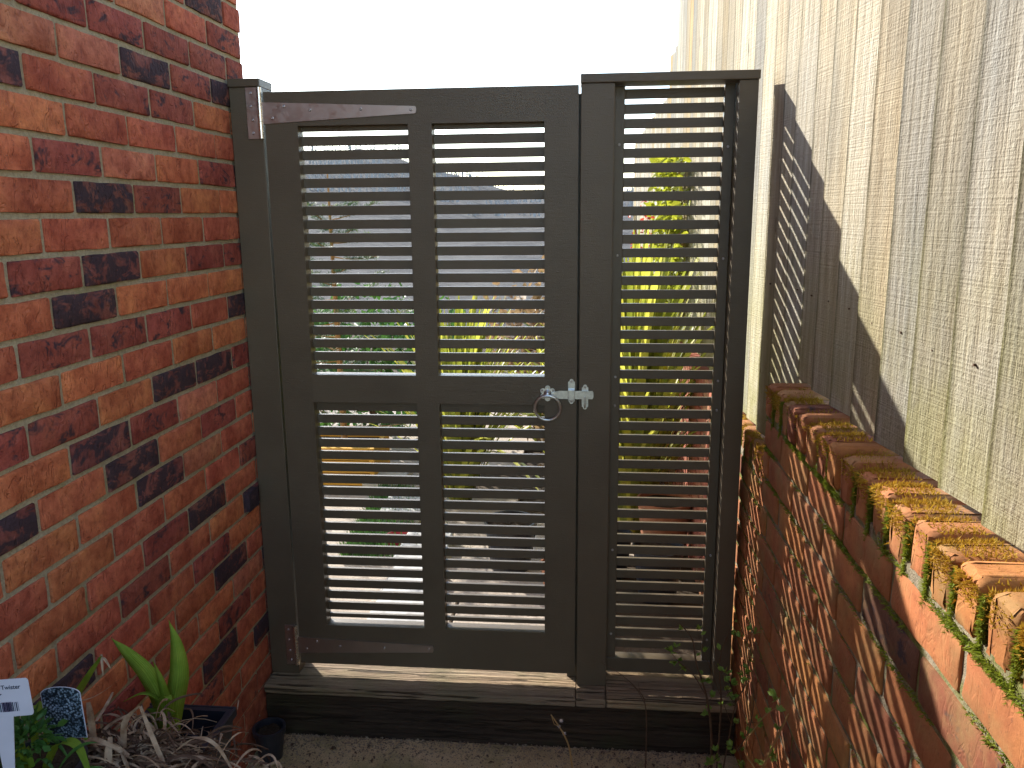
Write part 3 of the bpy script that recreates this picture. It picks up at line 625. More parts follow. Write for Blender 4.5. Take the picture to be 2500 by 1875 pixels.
# ring latch
rc = (-.1125, 1.1405)
s = MB(); n = 72
pts = [(rc[0] + (0.0165 + 0.0075 * abs(math.cos(3 * a)) ** 0.8) * math.cos(a + math.pi / 2), rc[1] + (0.0165 + 0.0075 * abs(math.cos(3 * a)) ** 0.8) * math.sin(a + math.pi / 2)) for a in [2 * math.pi * k / n for k in range(n)]]
s.prism(pts, D - .0028, D - .0003); ro = s.build('latch_rosette', 'steel', gt, (rc[0], D, rc[1]))
for k in range(6):
    if k in (0, 3): continue
    a = math.pi / 2 + k * math.pi / 3; screw(ro, rc[0] + .0185 * math.cos(a), D - .0027, rc[1] + .0185 * math.sin(a), .0033)
s = MB(); rings = [(0.0125, -.002), (0.0115, -.007), (0.0085, -.012), (0.0085, -.0205), (0.006, -.023)]; nn = 16
s.add([(rc[0] + r_ * math.cos(2 * math.pi * k / nn), D + d_, rc[1] + r_ * math.sin(2 * math.pi * k / nn)) for r_, d_ in rings for k in range(nn)],
      [(i * nn + k, i * nn + (k + 1) % nn, (i + 1) * nn + (k + 1) % nn, (i + 1) * nn + k) for i in range(4) for k in range(nn)] + [tuple(4 * nn + k for k in range(nn))])
s.build('latch_boss', 'steel', ro, (rc[0], D - .01, rc[1]), smooth=True)
s = MB(); s.tube([(-.1118 + .0380 * math.cos(a), D - .0185 - 0.004 * math.cos(a - math.pi / 2), 1.0995 + .0380 * math.sin(a)) for a in [2 * math.pi * k / 48 for k in range(48)]], .0043, 10, True)
s.build('latch_ring', 'steel', ro, (-.1118, D - .018, 1.0995), smooth=True)
s = MB(); s.prism([(-.1015, 1.133), (-.0800, 1.1259), (.0215, 1.1259), (.0240, 1.132), (.0240, 1.1445), (.0215, 1.1504), (-.0780, 1.1504), (-.1015, 1.144)], D - .0095, D - .0045)
s.build('latch_bar', 'steel', gt, (-.04, D - .007, 1.138))
def ear_plate(xa, xb, za, zb, y0, y1):
    xm = (xa + xb) / 2; w = (xb - xa) / 2; P = [(xa, za + .009), (xa + .003, za + .0075)] + [(xm + w * .58 * math.cos(t), za + .0058 + w * .58 * math.sin(t)) for t in [math.pi + math.pi * k / 8 for k in range(9)]] + [(xb - .003, za + .0075), (xb, za + .009)]
    Q = [(x, za + zb - z) for x, z in P][::-1]; s = MB(); s.prism(P + Q, y0, y1); return s
k_ = ear_plate(-.0515, -.0310, 1.1092, 1.1853, D - .0025, D - .0004).build('latch_keeper', 'steel', gt, (-.041, D, 1.147))
box('keeper_bridge', -.0512, -.0313, D - .0140, D - .0100, 1.1215, 1.1548, 'steel', k_, .0012, 2)
box('keeper_bridge_end', -.0512, -.0313, D - .0118, D - .0026, 1.1522, 1.1556, 'steel', k_, .0008); box('keeper_bridge_end', -.0512, -.0313, D - .0118, D - .0026, 1.1205, 1.1240, 'steel', k_, .0008)
for z in (1.1775, 1.117): screw(k_, -.0412, D - .0024, z, .0036)

# ------------------------------------------------------------------ slatted side screen
ss = thing('slatted_screen', 'narrow dark grey slatted timber screen between two posts, right of the gate', 'screen', (0.222, 2.45, 0.18))
pa = box('post', -0.0195, 0.0740, D, D + 0.09, 0.1795, 2.0205, 'paint', ss, .0020, 2)
box('post', 0.4115, 0.4630, D, D + 0.085, 0.1795, 2.0205, 'paint', ss, .0020, 2)
box('cap_rail', -0.0210, 0.4660, D - 0.006, D + 0.088, 2.0210, 2.0450, 'paint', ss, .0020, 2)
box('gate_stop', -0.0520, -0.0020, D + .0475, D + .0600, 0.1800, 2.0000, 'paint', ss, .0012)
box('batten', 0.0745, 0.1046, D + .062, D + .084, 0.2470, 2.0200, 'paint', ss, .0012)
box('batten', 0.3826, 0.4110, D + .062, D + .084, 0.2470, 2.0200, 'paint', ss, .0012)
box('bottom_rail', 0.0745, 0.4110, D + .060, D + .100, 0.1970, 0.2462, 'paint', ss, .0012)
me = box_mesh('slat', 0.318, 0.0115, 0.0270, 'paint', .0014, 2)
for n in range(43):
    obj_mesh('slat', me, ss, (0.2395, D + .0846 + .00575, H + (0.3375 - 0.0395 * n) * 1.035 - .0135 + random.uniform(-.0007, .0007)))
for z in (1.86, 1.545, 1.18, 1.09, .62, .33): screw(ss, .0905, D + .0619, z, .0040); screw(ss, .397, D + .0619, z - .01, .0040)
ct = ear_plate(-.0104, .0088, 1.0926, 1.1688, D - .0025, D - .0004).build('latch_catch', 'steel', ss, (-.0008, D, 1.13))
for z in (1.161, 1.0995): screw(ct, -.0008, D - .0024, z, .0034)
s = MB(); s.tube([(-.0015, D - .002, 1.1015), (-.0015, D - .012, 1.1025), (-.0015, D - .0145, 1.108), (-.0015, D - .0145, 1.1335)], .0022, 8); s.build('catch_pin', 'steel', ct, (-.0015, D - .01, 1.115))

# broken brick header projecting from the house beside the hinge post
brick(house, 0.07, 0.060, 0.062, 'brick', (XL - 0.017, 2.335, Z0 - 0.075 * 15.5), (0.10, 0.05, 0.05, 0.8))

# ------------------------------------------------------------------ paving crumbs, fallen leaves
cr = MB()
def crumb(mb, x, y, z, r):
    vs = []
    for dx, dy, dz in ((1, 0, 0), (-1, 0, 0), (0, 1, 0), (0, -1, 0), (0, 0, 1), (0, 0, -1)):
        k = r * random.uniform(.6, 1.3); vs.append((x + dx * k, y + dy * k, z + dz * k * .7))
    mb.add(vs, [(0, 2, 4), (2, 1, 4), (1, 3, 4), (3, 0, 4), (2, 0, 5), (1, 2, 5), (3, 1, 5), (0, 3, 5)])
for _ in range(3400):
    x = U(-1.02, .43); d = random.expovariate(20); crumb(cr, x, 2.333 - d, .002, U(.0010, .0040) * (1.4 if random.random() < .1 else 1))
for _ in range(1500):
    x = -1.03 + random.expovariate(7); y = U(1.9, 2.33); crumb(cr, x, y, .002, U(.001, .0042))
for _ in range(900): crumb(cr, U(-1, .43), U(1.7, 2.33), .001, U(.0006, .0022))
for _ in range(350): crumb(cr, U(-1, .46), U(2.328, 2.40), .180, U(.0005, .0016))
cr.build('soil_crumbs', 'pebble', None, (-.3, 2.3, 0), kind='stuff')
fl = MB()
for _ in range(130):
    x = random.choice([-1.0 + random.expovariate(9), U(-.9, .4), .43 - random.expovariate(9)]); y = U(2.0, 2.31); a = U(0, 6.28); l = U(.008, .022)
    p = Vector((x, y, .003)); d = Vector((math.cos(a), math.sin(a), 0)); fl.blade([p, p + d * l * .5 + Vector((0, 0, U(.002, .008))), p + d * l], l * .25, (-math.sin(a), math.cos(a), U(-.3, .3)), .3)
fl.build('fallen_leaves', 'drydark', None, (-.3, 2.2, 0), kind='stuff')

# ------------------------------------------------------------------ potting bench and pots, lower left
bench = thing('potting_bench', 'low timber potting bench carrying pots against the brick wall, lower left', 'bench', (-.85, 1.2, 0))
for k in range(3): box('bench_plank', -1.015 + k * .128, -1.015 + k * .128 + .122, .72, 1.56, .415, .440, 'sleeper', bench, .003)
for x in (-.98, -.68):
    for y_ in (.76, 1.50): box('leg', x - .022, x + .022, y_ - .022, y_ + .022, 0.0, .4148, 'sleeper', bench, .002)
# square black tub
tub = thing('square_pot', 'square black plastic pot with a thick rim holding a young green shoot', 'pot', (-.845, 1.425, .44))
x0, x1, y0, y1, zt = -.945, -.755, 1.335, 1.545, .618; t = .005
def tub_mesh():
    s = MB(); i = .022
    O = [(x0 + i, y0 + i, .4405), (x1 - i, y0 + i, .4405), (x1 - i, y1 - i, .4405), (x0 + i, y1 - i, .4405)]
    T = [(x0, y0, zt), (x1, y0, zt), (x1, y1, zt), (x0, y1, zt)]
    r_ = .013; Rr = [(x0 + r_, y0 + r_, zt), (x1 - r_, y0 + r_, zt), (x1 - r_, y1 - r_, zt), (x0 + r_, y1 - r_, zt)]
    I = [(x0 + i + t, y0 + i + t, .446), (x1 - i - t, y0 + i + t, .446), (x1 - i - t, y1 - i - t, .446), (x0 + i + t, y1 - i - t, .446)]
    vs = O + T + Rr + I; fs = [(3, 2, 1, 0)]
    for a, b in ((0, 4), (4, 8), (8, 12)):
        for k in range(4): fs.append((a + k, a + (k + 1) % 4, b + (k + 1) % 4, b + k))
    fs.append((12, 13, 14, 15)); s.add(vs, fs); return s
tub_mesh().build('pot_body', 'blackpot', tub, (-.85, 1.44, .53))
box('pot_lip', x0 - .003, x1 + .003, y1 - .001, y1 + .004, zt - .018, zt + .002, 'blackpot', tub, .001); box('pot_lip', x1 - .001, x1 + .004, y0, y1, zt - .018, zt + .002, 'blackpot', tub, .001)
def round_pot(name, label, cx, cy, z0, z1, r0, r1, mat='blackpot', soilz=None, soil='soil'):
    t_ = thing(name, label, 'pot', (cx, cy, z0)); s = MB(); n = 28
    prof = [(r0 * .05, z0), (r0, z0), (r1, z1 - .018), (r1 + .004, z1 - .018), (r1 + .005, z1), (r1 - .003, z1), (r0 - .004, z0 + .01), (r0 * .05, z0 + .01)]
    s.add([(cx + r * math.cos(2 * math.pi * k / n), cy + r * math.sin(2 * math.pi * k / n), z) for r, z in prof for k in range(n)],
          [(i * n + k, i * n + (k + 1) % n, (i + 1) * n + (k + 1) % n, (i + 1) * n + k) for i in range(len(prof) - 1) for k in range(n)])
    s.build('pot_body', mat, t_, (cx, cy, (z0 + z1) / 2), smooth=False)
    if soilz:
        s = MB(); m = 14; rr = (r1 - .006) * (.4 + .6 * (soilz - z0) / (z1 - z0)) if soilz < z1 else r1
        vs = [(cx, cy, soilz)]; fs = []
        for i in range(1, 7):
            for k in range(m * 2):
                a = math.pi * k / m; vs.append((cx + rr * i / 6 * math.cos(a), cy + rr * i / 6 * math.sin(a), soilz + U(-.004, .004)))
        for k in range(m * 2): fs.append((0, 1 + k, 1 + (k + 1) % (m * 2)))
        for i in range(5):
            for k in range(m * 2): a = 1 + i * m * 2; fs.append((a + k, a + (k + 1) % (m * 2), a + m * 2 + (k + 1) % (m * 2), a + m * 2 + k))
        s.add(vs, fs); s.build('soil', soil, t_, (cx, cy, soilz))
    return t_
round_pot('round_pot', 'round black nursery pot sunk inside the square black pot', -.845, 1.42, .447, .598, .045, .062, soilz=.588)
# green shoot
sh = thing('lily_shoot', 'bright green broad-leaved young shoot rising from the black pot by the brick wall', 'plant', (-.842, 1.425, .588))
lp = lambda u: max(0.015, math.sin(math.pi * min(1, .20 + .80 * u)) ** 1.15)
def shoot_leaf(path, w, side, fold):
    s = MB(); P = crom(path, 6); s.blade(P, w, side, fold, lp); o = s.build('leaf', 'lily', sh, path[0], smooth=True)
    md = o.modifiers.new('thick', 'SOLIDIFY'); md.thickness = .0008; return o
b_ = (-.841, 1.428, .60)
shoot_leaf([b_, (-.850, 1.425, .70), (-.868, 1.415, .770), (-.900, 1.405, .825), (-.924, 1.40, .858)], .0180, (.9, .45, .25), .55)
shoot_leaf([b_, (-.830, 1.435, .69), (-.816, 1.440, .760), (-.818, 1.445, .825), (-.830, 1.450, .874)], .0200, (1, .25, 0), .55)
shoot_leaf([b_, (-.834, 1.42, .69), (-.838, 1.412, .76), (-.846, 1.405, .812)], .0095, (1, .3, 0), .45)
shoot_leaf([b_, (-.838, 1.415, .68), (-.846, 1.405, .722), (-.866, 1.390, .744), (-.900, 1.380, .733)], .019, (.55, -.9, .35), .20)
shoot_leaf([b_, (-.834, 1.410, .66), (-.822, 1.395, .715), (-.812, 1.385, .744), (-.798, 1.378, .742)], .018, (.9, .5, 0), .3)
shoot_leaf([b_, (-.832, 1.418, .64), (-.822, 1.408, .68), (-.804, 1.400, .700)], .016, (.5, .9, .3), .4)
shoot_leaf([b_, (-.850, 1.418, .64), (-.856, 1.412, .685), (-.868, 1.402, .705)], .015, (.8, .5, 0), .5)
s = MB(); s.tube([(-.841, 1.428, .585), (-.841, 1.427, .63), (-.840, 1.425, .69)], [.011, .0105, .008], 12); s.build('stem', 'lily', sh, (-.841, 1.427, .63), smooth=True)
# dead foliage in a pot
dp = round_pot('dead_foliage_pot', 'black pot heaped with dead straw-coloured leaves at the bottom edge, left', -.78, 1.17, .44, .715, .10, .135, soilz=.722)
dl = thing('dead_plant', 'tangled heap of dead straw-coloured strap leaves at the bottom left', 'plant', (-.78, 1.19, .72))
s1 = MB(); s2 = MB()
for k in range(900):
    a = U(0, 6.28); r = abs(random.gauss(0, .075)); bx, by = -.79 + r * math.cos(a) * 1.5, 1.19 + r * math.sin(a) * .8; bz = .735 - .25 * max(0, abs(bx + .79) - .1)
    a2 = U(0, 6.28); l = U(.04, .14); hgt = U(.0, .05) * (1.3 if random.random() < .2 else 1)
    p0 = Vector((bx, by, bz + U(-.02, .02))); p2 = p0 + Vector((math.cos(a2) * l, math.sin(a2) * l * .7, U(-.035, .02))); p1 = (p0 + p2) / 2 + Vector((U(-.02, .02), U(-.02, .02), hgt))
    (s1 if random.random() < .5 else s2).blade(bez(p0, p1, p2, 8), U(.0010, .0034), (U(-1, 1), U(-1, 1), U(-.6, .6)), U(.2, 1.2), lambda u: .6 + .4 * math.sin(math.pi * u))
for pts, w in (([(-.793, 1.20, .742), (-.785, 1.20, .812), (-.753, 1.20, .847)], .0055), ([(-.753, 1.20, .847), (-.734, 1.19, .806), (-.715, 1.18, .77), (-.697, 1.17, .742)], .0040), ([(-.845, 1.2, .74), (-.846, 1.2, .814), (-.847, 1.2, .850)], .0058),
               ([(-.80, 1.18, .80), (-.795, 1.16, .775), (-.79, 1.15, .725)], .006), ([(-.90, 1.2, .765), (-.85, 1.19, .778), (-.80, 1.18, .782), (-.765, 1.17, .772)], .006), ([(-.70, 1.19, .765), (-.66, 1.20, .79), (-.625, 1.2, .78), (-.600, 1.2, .735)], .0032), ([(-.86, 1.18, .79), (-.82, 1.17, .80), (-.78, 1.17, .785)], .004)):
    s1.blade(crom(pts, 6), w, (.8, .5, .1), .5, lambda u: .55 + .45 * math.sin(math.pi * u))
o = s1.build('dry_leaves', 'dry', dl, (-.78, 1.19, .75), smooth=True, kind='stuff'); o = s2.build('rotted_leaves', 'drydark', dl, (-.78, 1.19, .75), smooth=True, kind='stuff')
# strap-leaved plant behind labels
sp = thing('strap_leaf_plant', 'green strap-leaved plant with a wilted tip behind the plant labels, lower left', 'plant', (-.88, 1.15, .72))
round_pot('small_pot', 'small black pot of strap-leaved green plant beside the plant labels', -.885, 1.10, .4405, .80, .055, .075, soilz=.792)
for path, w in (([(-.905, 1.19, .775), (-.883, 1.195, .834), (-.861, 1.20, .868), (-.833, 1.2, .909), (-.812, 1.2, .938)], .0085), ([(-.895, 1.15, .80), (-.881, 1.15, .862), (-.858, 1.15, .890), (-.835, 1.15, .899), (-.818, 1.14, .890)], .0072), ([(-.915, 1.15, .80), (-.908, 1.15, .871), (-.887, 1.15, .863), (-.860, 1.15, .853), (-.835, 1.15, .838), (-.822, 1.15, .815)], .0075),
                ([(-.90, 1.1, .80), (-.898, 1.09, .85), (-.890, 1.08, .885), (-.872, 1.07, .895)], .010), ([(-.87, 1.1, .78), (-.83, 1.09, .845), (-.79, 1.08, .855), (-.76, 1.06, .82)], .008), ([(-.88, 1.08, .78), (-.865, 1.06, .85), (-.845, 1.04, .87), (-.82, 1.02, .86)], .008)):
    s = MB(); s.blade(crom(path, 6), w, (.7, .7, .2), .35, lambda u: .35 + .65 * math.sin(math.pi * min(1, .2 + .8 * u))); s.build('leaf', 'strap', sp, path[0], smooth=True)
s = MB()
for k in range(5):
    p = Vector((-.812, 1.2, .936)); q = p + Vector((U(-.01, .025), U(-.01, .01), U(-.035, .012))); s.blade(bez(p, (p + q) / 2 + Vector((0, 0, .01)), q, 6), .0022, (1, .3, .2), .3)
s.blade(crom([(-.86, 1.18, .86), (-.82, 1.18, .875), (-.79, 1.18, .895), (-.775, 1.18, .908)], 5), .0018, (.5, .8, .3), .3); s.build('withered_tip', 'dry', sp, (-.81, 1.2, .92))
s = MB()
for k in range(260):
    a = U(0, 6.28); e = U(.1, 1.4); r = .052 * U(.3, 1); c = Vector((-.852, 1.05, .872)); p = c + Vector((math.cos(a) * math.cos(e), math.sin(a) * math.cos(e), math.sin(e) * .9)) * r
    d = (p - c).normalized() + Vector((U(-.5, .5), U(-.5, .5), U(-.8, .2))); s.blade([p, p + d * .008, p + d * .016], U(.003, .006), (U(-1, 1), U(-1, 1), U(-1, 1)), .3)
for k in range(60):
    p0 = Vector((U(-.93, -.80), U(1.0, 1.1), U(.77, .83))); p2 = p0 + Vector((U(-.08, .10), U(-.08, .03), U(-.02, .055))); s.blade(bez(p0, (p0 + p2) / 2 + Vector((0, 0, U(.01, .04))), p2, 8), U(.0020, .0048), (U(-1, 1), U(-1, 1), .2), .4)
s.build('foliage', 'deepgreen', sp, (-.86, 1.06, .85), smooth=True, kind='stuff')
# plant labels
pc = thing('plant_label', 'white plastic plant label with printed name and barcode at the left edge', 'label', (-.84, 1.0, .80))
def tilt_obj(o, a, b=0): o.rotation_euler = (a, b, 0)
s = MB(); w_, h_, rr_ = .062, .057, .005; P = []
for cx, cz, a0 in ((w_ / 2 - rr_, h_ / 2 - rr_, 0), (-w_ / 2 + rr_, h_ / 2 - rr_, 90), (-w_ / 2 + rr_, -h_ / 2 + rr_, 180), (w_ / 2 - rr_, -h_ / 2 + rr_, 270)):
    for k in range(5): a = R(a0 + 22.5 * k); P.append((cx + rr_ * math.cos(a), cz + rr_ * math.sin(a)))
s.prism(P, -.0006, .0006)
s.prism([(-.030, -.115), (-.030, -h_ / 2 - .0002), (.000, -h_ / 2 - .0002), (-.013, -.115)], -.0006, .0006)
crd = s.build('card', 'card', pc); crd.location = Vector((-.8245, 1.0, .9875)) - WL[pc.name]; WL[crd.name] = Vector((-.8245, 1.0, .9875)); crd.rotation_euler = (R(-4), R(-5), R(4))
def sub(mb, name, mat):
    me_ = mesh_from(name, mb.v, mb.f, mat); o_ = bpy.data.objects.new(name, me_); C.objects.link(o_); o_.parent = crd; return o_
fc = bpy.data.curves.new('lettering', 'FONT'); fc.body = 'es Twister'; fc.size = .0092; fc.align_x = 'RIGHT'; fc.offset = .00016
fo = bpy.data.objects.new('lettering_source', fc); C.objects.link(fo); bpy.context.view_layer.update()
tm = bpy.data.meshes.new_from_object(fo.evaluated_get(bpy.context.evaluated_depsgraph_get())); bpy.data.objects.remove(fo)
tm.materials.clear(); tm.materials.append(M['ink']); to = bpy.data.objects.new('lettering', tm); C.objects.link(to); to.parent = crd; to.rotation_euler = (R(90), 0, 0); to.location = (.0185, -.0010, .0135)
s = MB(); s.add([(-.030, -.001, -.003), (-.029, -.001, -.0055), (-.0105, -.001, .0068), (-.0115, -.001, .0078)], [(0, 1, 2, 3)]); sub(s, 'tick_mark', 'ink')
s = MB(); x = -.0300; k = 0
while x < .0115:
    wv = random.choice((.0006, .0009, .0016)); s.add([(x, -.001, -.0205), (x + wv, -.001, -.0205), (x + wv, -.001, -.0065), (x, -.001, -.0065)], [(0, 1, 2, 3)]); x += wv + random.choice((.0006, .0010, .0014))
sub(s, 'barcode', 'ink')
s = MB(); s.add([(-.014, -.0009, -.021), (.001, -.0009, -.021), (.001, -.0009, -.0060), (-.014, -.0009, -.0060)], [(0, 1, 2, 3)]); o = sub(s, 'barcode_panel', 'inkpurple'); o.location.y = .0003
al = thing('picture_label', 'arched plant label printed with dark blue and white flowers, behind green leaves', 'label', (-.84, 1.125, .79))
s = MB(); P = [(-.033, -.055), (.033, -.055), (.033, .025)] + [(.033 * math.cos(a), .025 + .012 * math.sin(a)) for a in [math.pi * k / 12 for k in range(1, 12)]] + [(-.033, .025)]
s.prism(P, -.0006, .0004); o = s.build('card_edge', 'card', al); o.location = Vector((-.8385, 1.125, .890)) - WL[al.name]; WL[o.name] = Vector((-.8385, 1.125, .89)); o.rotation_euler = (0, R(-2), R(3))
s = MB(); s.prism([(x * .965, z * .985) for x, z in P], -.0012, -.0007); o2 = bpy.data.objects.new('flower_print', mesh_from('flower_print', s.v, s.f, 'print')); C.objects.link(o2); o2.parent = o
# small black pot by the sleeper
round_pot('small_black_pot', 'small black pot in the corner between sleeper step and brick house', -.975, 2.215, 0.001, .105, .036, .046, soilz=.09)

# ------------------------------------------------------------------ twiggy shrub, lower right, and dry stems
def twig_plant(name, label, stems, leaves, base, lm='twigleaf', r=.0022, bark='twig'):
    t_ = thing(name, label, 'shrub' if leaves else 'dry stem', base); s = MB(); lv = MB()
    for st_ in stems:
        P = crom(st_[0], 5); n = len(P); r0 = st_[1]; s.tube(P, [r0 * (1 - .65 * i / (n - 1)) for i in range(n)], 5)
        for k in range(st_[2]):
            i = random.randint(int(n * st_[3]), n - 1); p = P[i]; d0 = Vector((U(-1, 1), U(-1, 1), U(-.2, .9))).normalized()
            tw = p + d0 * U(.004, .022); s.tube([p, tw], .0006, 4)
            for q in range(random.randint(4, 7)):
                d = (d0 + Vector((U(-1, 1), U(-1, 1), U(-.6, .8)))).normalized(); l = U(.008, .021)
                lv.blade([tw, tw + d * l * .5 + Vector((0, 0, .001)), tw + d * l], l * .33, d.cross(Vector((U(-1, 1), U(-1, 1), 1))), .25)
    s.build('stems', bark, t_, base, smooth=True)
    if leaves: lv.build('leaves', lm, t_, base, smooth=False)
    return t_
b = (.36, 2.16, .002)
twig_plant('twiggy_shrub', 'sparse twiggy shrub with tiny fresh green leaves against the right brick wall', [
    ([(.385, 2.20, 0), (.370, 2.15, .20), (.344, 2.1, .347), (.313, 2.1, .446), (.299, 2.1, .519), (.262, 2.09, .570)], .0042, 9, .3),
    ([(.40, 2.21, 0), (.396, 2.16, .24), (.383, 2.1, .361), (.372, 2.08, .47), (.395, 2.05, .60)], .0030, 7, .3),
    ([(.344, 2.1, .347), (.30, 2.1, .42), (.262, 2.08, .46), (.235, 2.07, .50)], .0016, 7, .3),
    ([(.41, 2.19, 0), (.405, 2.08, .22), (.40, 1.98, .40), (.415, 1.92, .52), (.40, 1.88, .66)], .0026, 9, .35),
    ([(.40, 1.98, .40), (.37, 1.95, .46), (.345, 1.93, .54)], .0013, 5, .2),
    ([(.415, 2.1, 0), (.41, 1.95, .20), (.405, 1.86, .30), (.38, 1.84, .38)], .0022, 8, .3),
    ([(.35, 2.2, 0), (.375, 2.12, .13), (.40, 2.06, .20), (.41, 2.0, .23)], .0018, 10, .2),
    ([(.40, 1.93, .30), (.41, 1.85, .42), (.405, 1.80, .55), (.38, 1.79, .60)], .0016, 6, .2),
    ([(.405, 2.05, .30), (.33, 2.02, .50), (.30, 2.02, .585)], .0011, 3, .4)], True, b)
b = (.40, 1.72, .002)
twig_plant('straw_stemmed_shrub', 'leaning straw-coloured woody stem with few leaves, in front of the right brick wall', [
    ([(.36, 1.80, 0), (.375, 1.75, .24), (.40, 1.68, .42), (.412, 1.62, .54), (.42, 1.55, .66)], .0050, 7, .4),
    ([(.40, 1.68, .42), (.36, 1.66, .50), (.385, 1.62, .60), (.41, 1.58, .66)], .0018, 5, .3),
    ([(.40, 1.5, .30), (.405, 1.42, .45), (.42, 1.35, .55)], .0020, 2, .6)], True, b, bark='twigpale')
b = (-.03, 2.18, .002)
t_ = thing('seed_head_stem', 'dry stem with a pale fluffy seed head rising in front of the sleeper step', 'dry stem', b)
s = MB(); s.tube(crom([(-.02, 2.15, 0), (-.035, 2.12, .14), (-.048, 2.1, .198), (-.066, 2.1, .232), (-.089, 2.1, .268)], 5), [.0030 * (1 - .02 * i) for i in range(21)], 6); s.tube([(-.066, 2.1, .232), (-.080, 2.098, .240), (-.088, 2.1, .266)], .0012, 5); s.build('stem', 'twigpale', t_, b)
s = MB()
for c0 in ((-.066, 2.1, .232), (-.051, 2.1, .210), (-.060, 2.1, .250)):
    for k in range(110):
        d = Vector((random.gauss(0, 1), random.gauss(0, 1), random.gauss(0, 1))).normalized(); p = Vector(c0); s.add([p + d.orthogonal() * .0004, p - d.orthogonal() * .0004, p + d * U(.003, .0085)], [(0, 1, 2)])
s.build('seed_fluff', 'fluff', t_, (-.06, 2.1, .23))
twig_plant('thin_dry_stem', 'thin bare dry stem standing in front of the sleeper step', [([(.19, 2.20, 0), (.183, 2.12, .22), (.176, 2.1, .313), (.160, 2.1, .351), (.111, 2.1, .40), (.05, 2.1, .44)], .0022, 0, 0), ([(.176, 2.1, .313), (.15, 2.1, .36), (.115, 2.1, .385)], .0010, 0, 0), ([(.16, 2.1, .351), (.155, 2.1, .38)], .001, 0, 0)], False, (.19, 2.2, 0.002))

# ------------------------------------------------------------------ garden beyond the gate
tr = thing('patio', 'sunlit buff paving slabs with dark joints beyond the gate', 'patio', (-.6, 3.6, GZ - .03))
ys_ = 2.60; rowi = 0
while ys_ < 7.2:
    dep = random.choice((.44, .45, .60)); xs = -2.9 - (rowi % 3) * .17
    while xs < .46:
        w = random.choice((.45, .60, .75)); xe = min(xs + w, .466)
        if xe - xs > .08 and not (xs > -.75 and ys_ > 3.9) and not xs > -.05: box('paving_slab', xs + .005, xe - .005, ys_ + .005, ys_ + dep - .005, GZ - .029, GZ + random.uniform(-.003, .003), 'slab', tr, .004, 1, .0006)
        xs += w
    ys_ += dep; rowi += 1
def flax(name, label, base, n, hmax, spread, lean=(0, 0), w=.016, dry=0.15):
    t_ = thing(name, label, 'flax', base); s = MB(); b = Vector(base)
    for k in range(n):
        a = U(0, 6.28); sp_ = abs(random.gauss(0, .5)) * spread; l = hmax * U(.55, 1.05)
        p0 = b + Vector((math.cos(a) * U(0, .06), math.sin(a) * U(0, .06), 0)); top = p0 + Vector((math.cos(a) * sp_ + lean[0] * l, math.sin(a) * sp_ + lean[1] * l, l * (1 - .22 * min(1.6, sp_ / max(spread, .01)) ** 2)))
        mid = p0 + Vector((math.cos(a) * sp_ * .22, math.sin(a) * sp_ * .22, l * .68)); s.blade(bez(p0, mid, top, 9), w * U(.55, 1.1), (-math.sin(a), math.cos(a), U(-.2, .2)), .35, lambda u: .5 + .5 * math.sin(math.pi * min(1, .25 + .75 * u)) if u < .97 else .1, random.choice((.15, .45, .6, .9, 1.0)))
    s.build('leaves', 'flax', t_, base, smooth=True); return t_
flax('flax_plant', 'clump of yellow-striped sword-shaped leaves seen through the gate slats, middle', (-.66, 4.15, GZ), 170, 1.12, .85, (.02, 0), .019)
flax('flax_plant', 'dense yellow-green sword-leaved clump behind the slatted side screen', (.22, 3.75, GZ), 260, 1.42, .75, (0, 0), .021)
flax('flax_plant', 'drooping green sword-leaved clump behind the lower right gate panel', (-.15, 4.7, GZ), 130, .85, .7, (0, 0), .017)
def shrub(name, label, cat, base, n, rx_, ry_, rz_, zc, mat, ls, stems=6, sm='twig', tint=None):
    t_ = thing(name, label, cat, base); lv = MB(); s = MB(); b = Vector(base)
    for k in range(stems):
        a = U(0, 6.28); e = b + Vector((math.cos(a) * rx_ * U(.2, .8), math.sin(a) * ry_ * U(.2, .8), zc + rz_ * U(-.2, .7))); s.tube(bez(b, b + Vector((0, 0, zc * .6)), e, 6), [.010, .009, .007, .006, .004, .003], 5)
    for k in range(n):
        d = Vector((random.gauss(0, 1), random.gauss(0, 1), random.gauss(0, 1))).normalized() * U(.35, 1.05); p = b + Vector((d.x * rx_, d.y * ry_, zc + d.z * rz_))
        g_ = Vector((U(-1, 1), U(-1, 1), U(-.8, 1))).normalized(); l = ls * U(.6, 1.3); lv.blade([p, p + g_ * l * .5, p + g_ * l], l * .3, (U(-1, 1), U(-1, 1), U(-1, 1)), .2, None, U(0, 1))
    s.build('stems', sm, t_, base); lv.build('leaves', mat, t_, base); return t_
shrub('rusty_shrub', 'rust-brown leafy shrub behind the yellow flax, right of middle', 'shrub', (-.05, 5.6, GZ), 2600, .75, .45, .62, .62, 'brownshrub', .07)
shrub('grey_shrub', 'dry brown twiggy shrub low behind the gate, right panel', 'shrub', (.15, 4.4, GZ), 1400, .45, .4, .30, .34, 'brownshrub', .05)
shrub('dark_shrub', 'dark green shrub low behind the left gate panel', 'shrub', (-1.45, 5.4, GZ), 2600, .8, .5, .55, .55, 'deepgreen', .06)
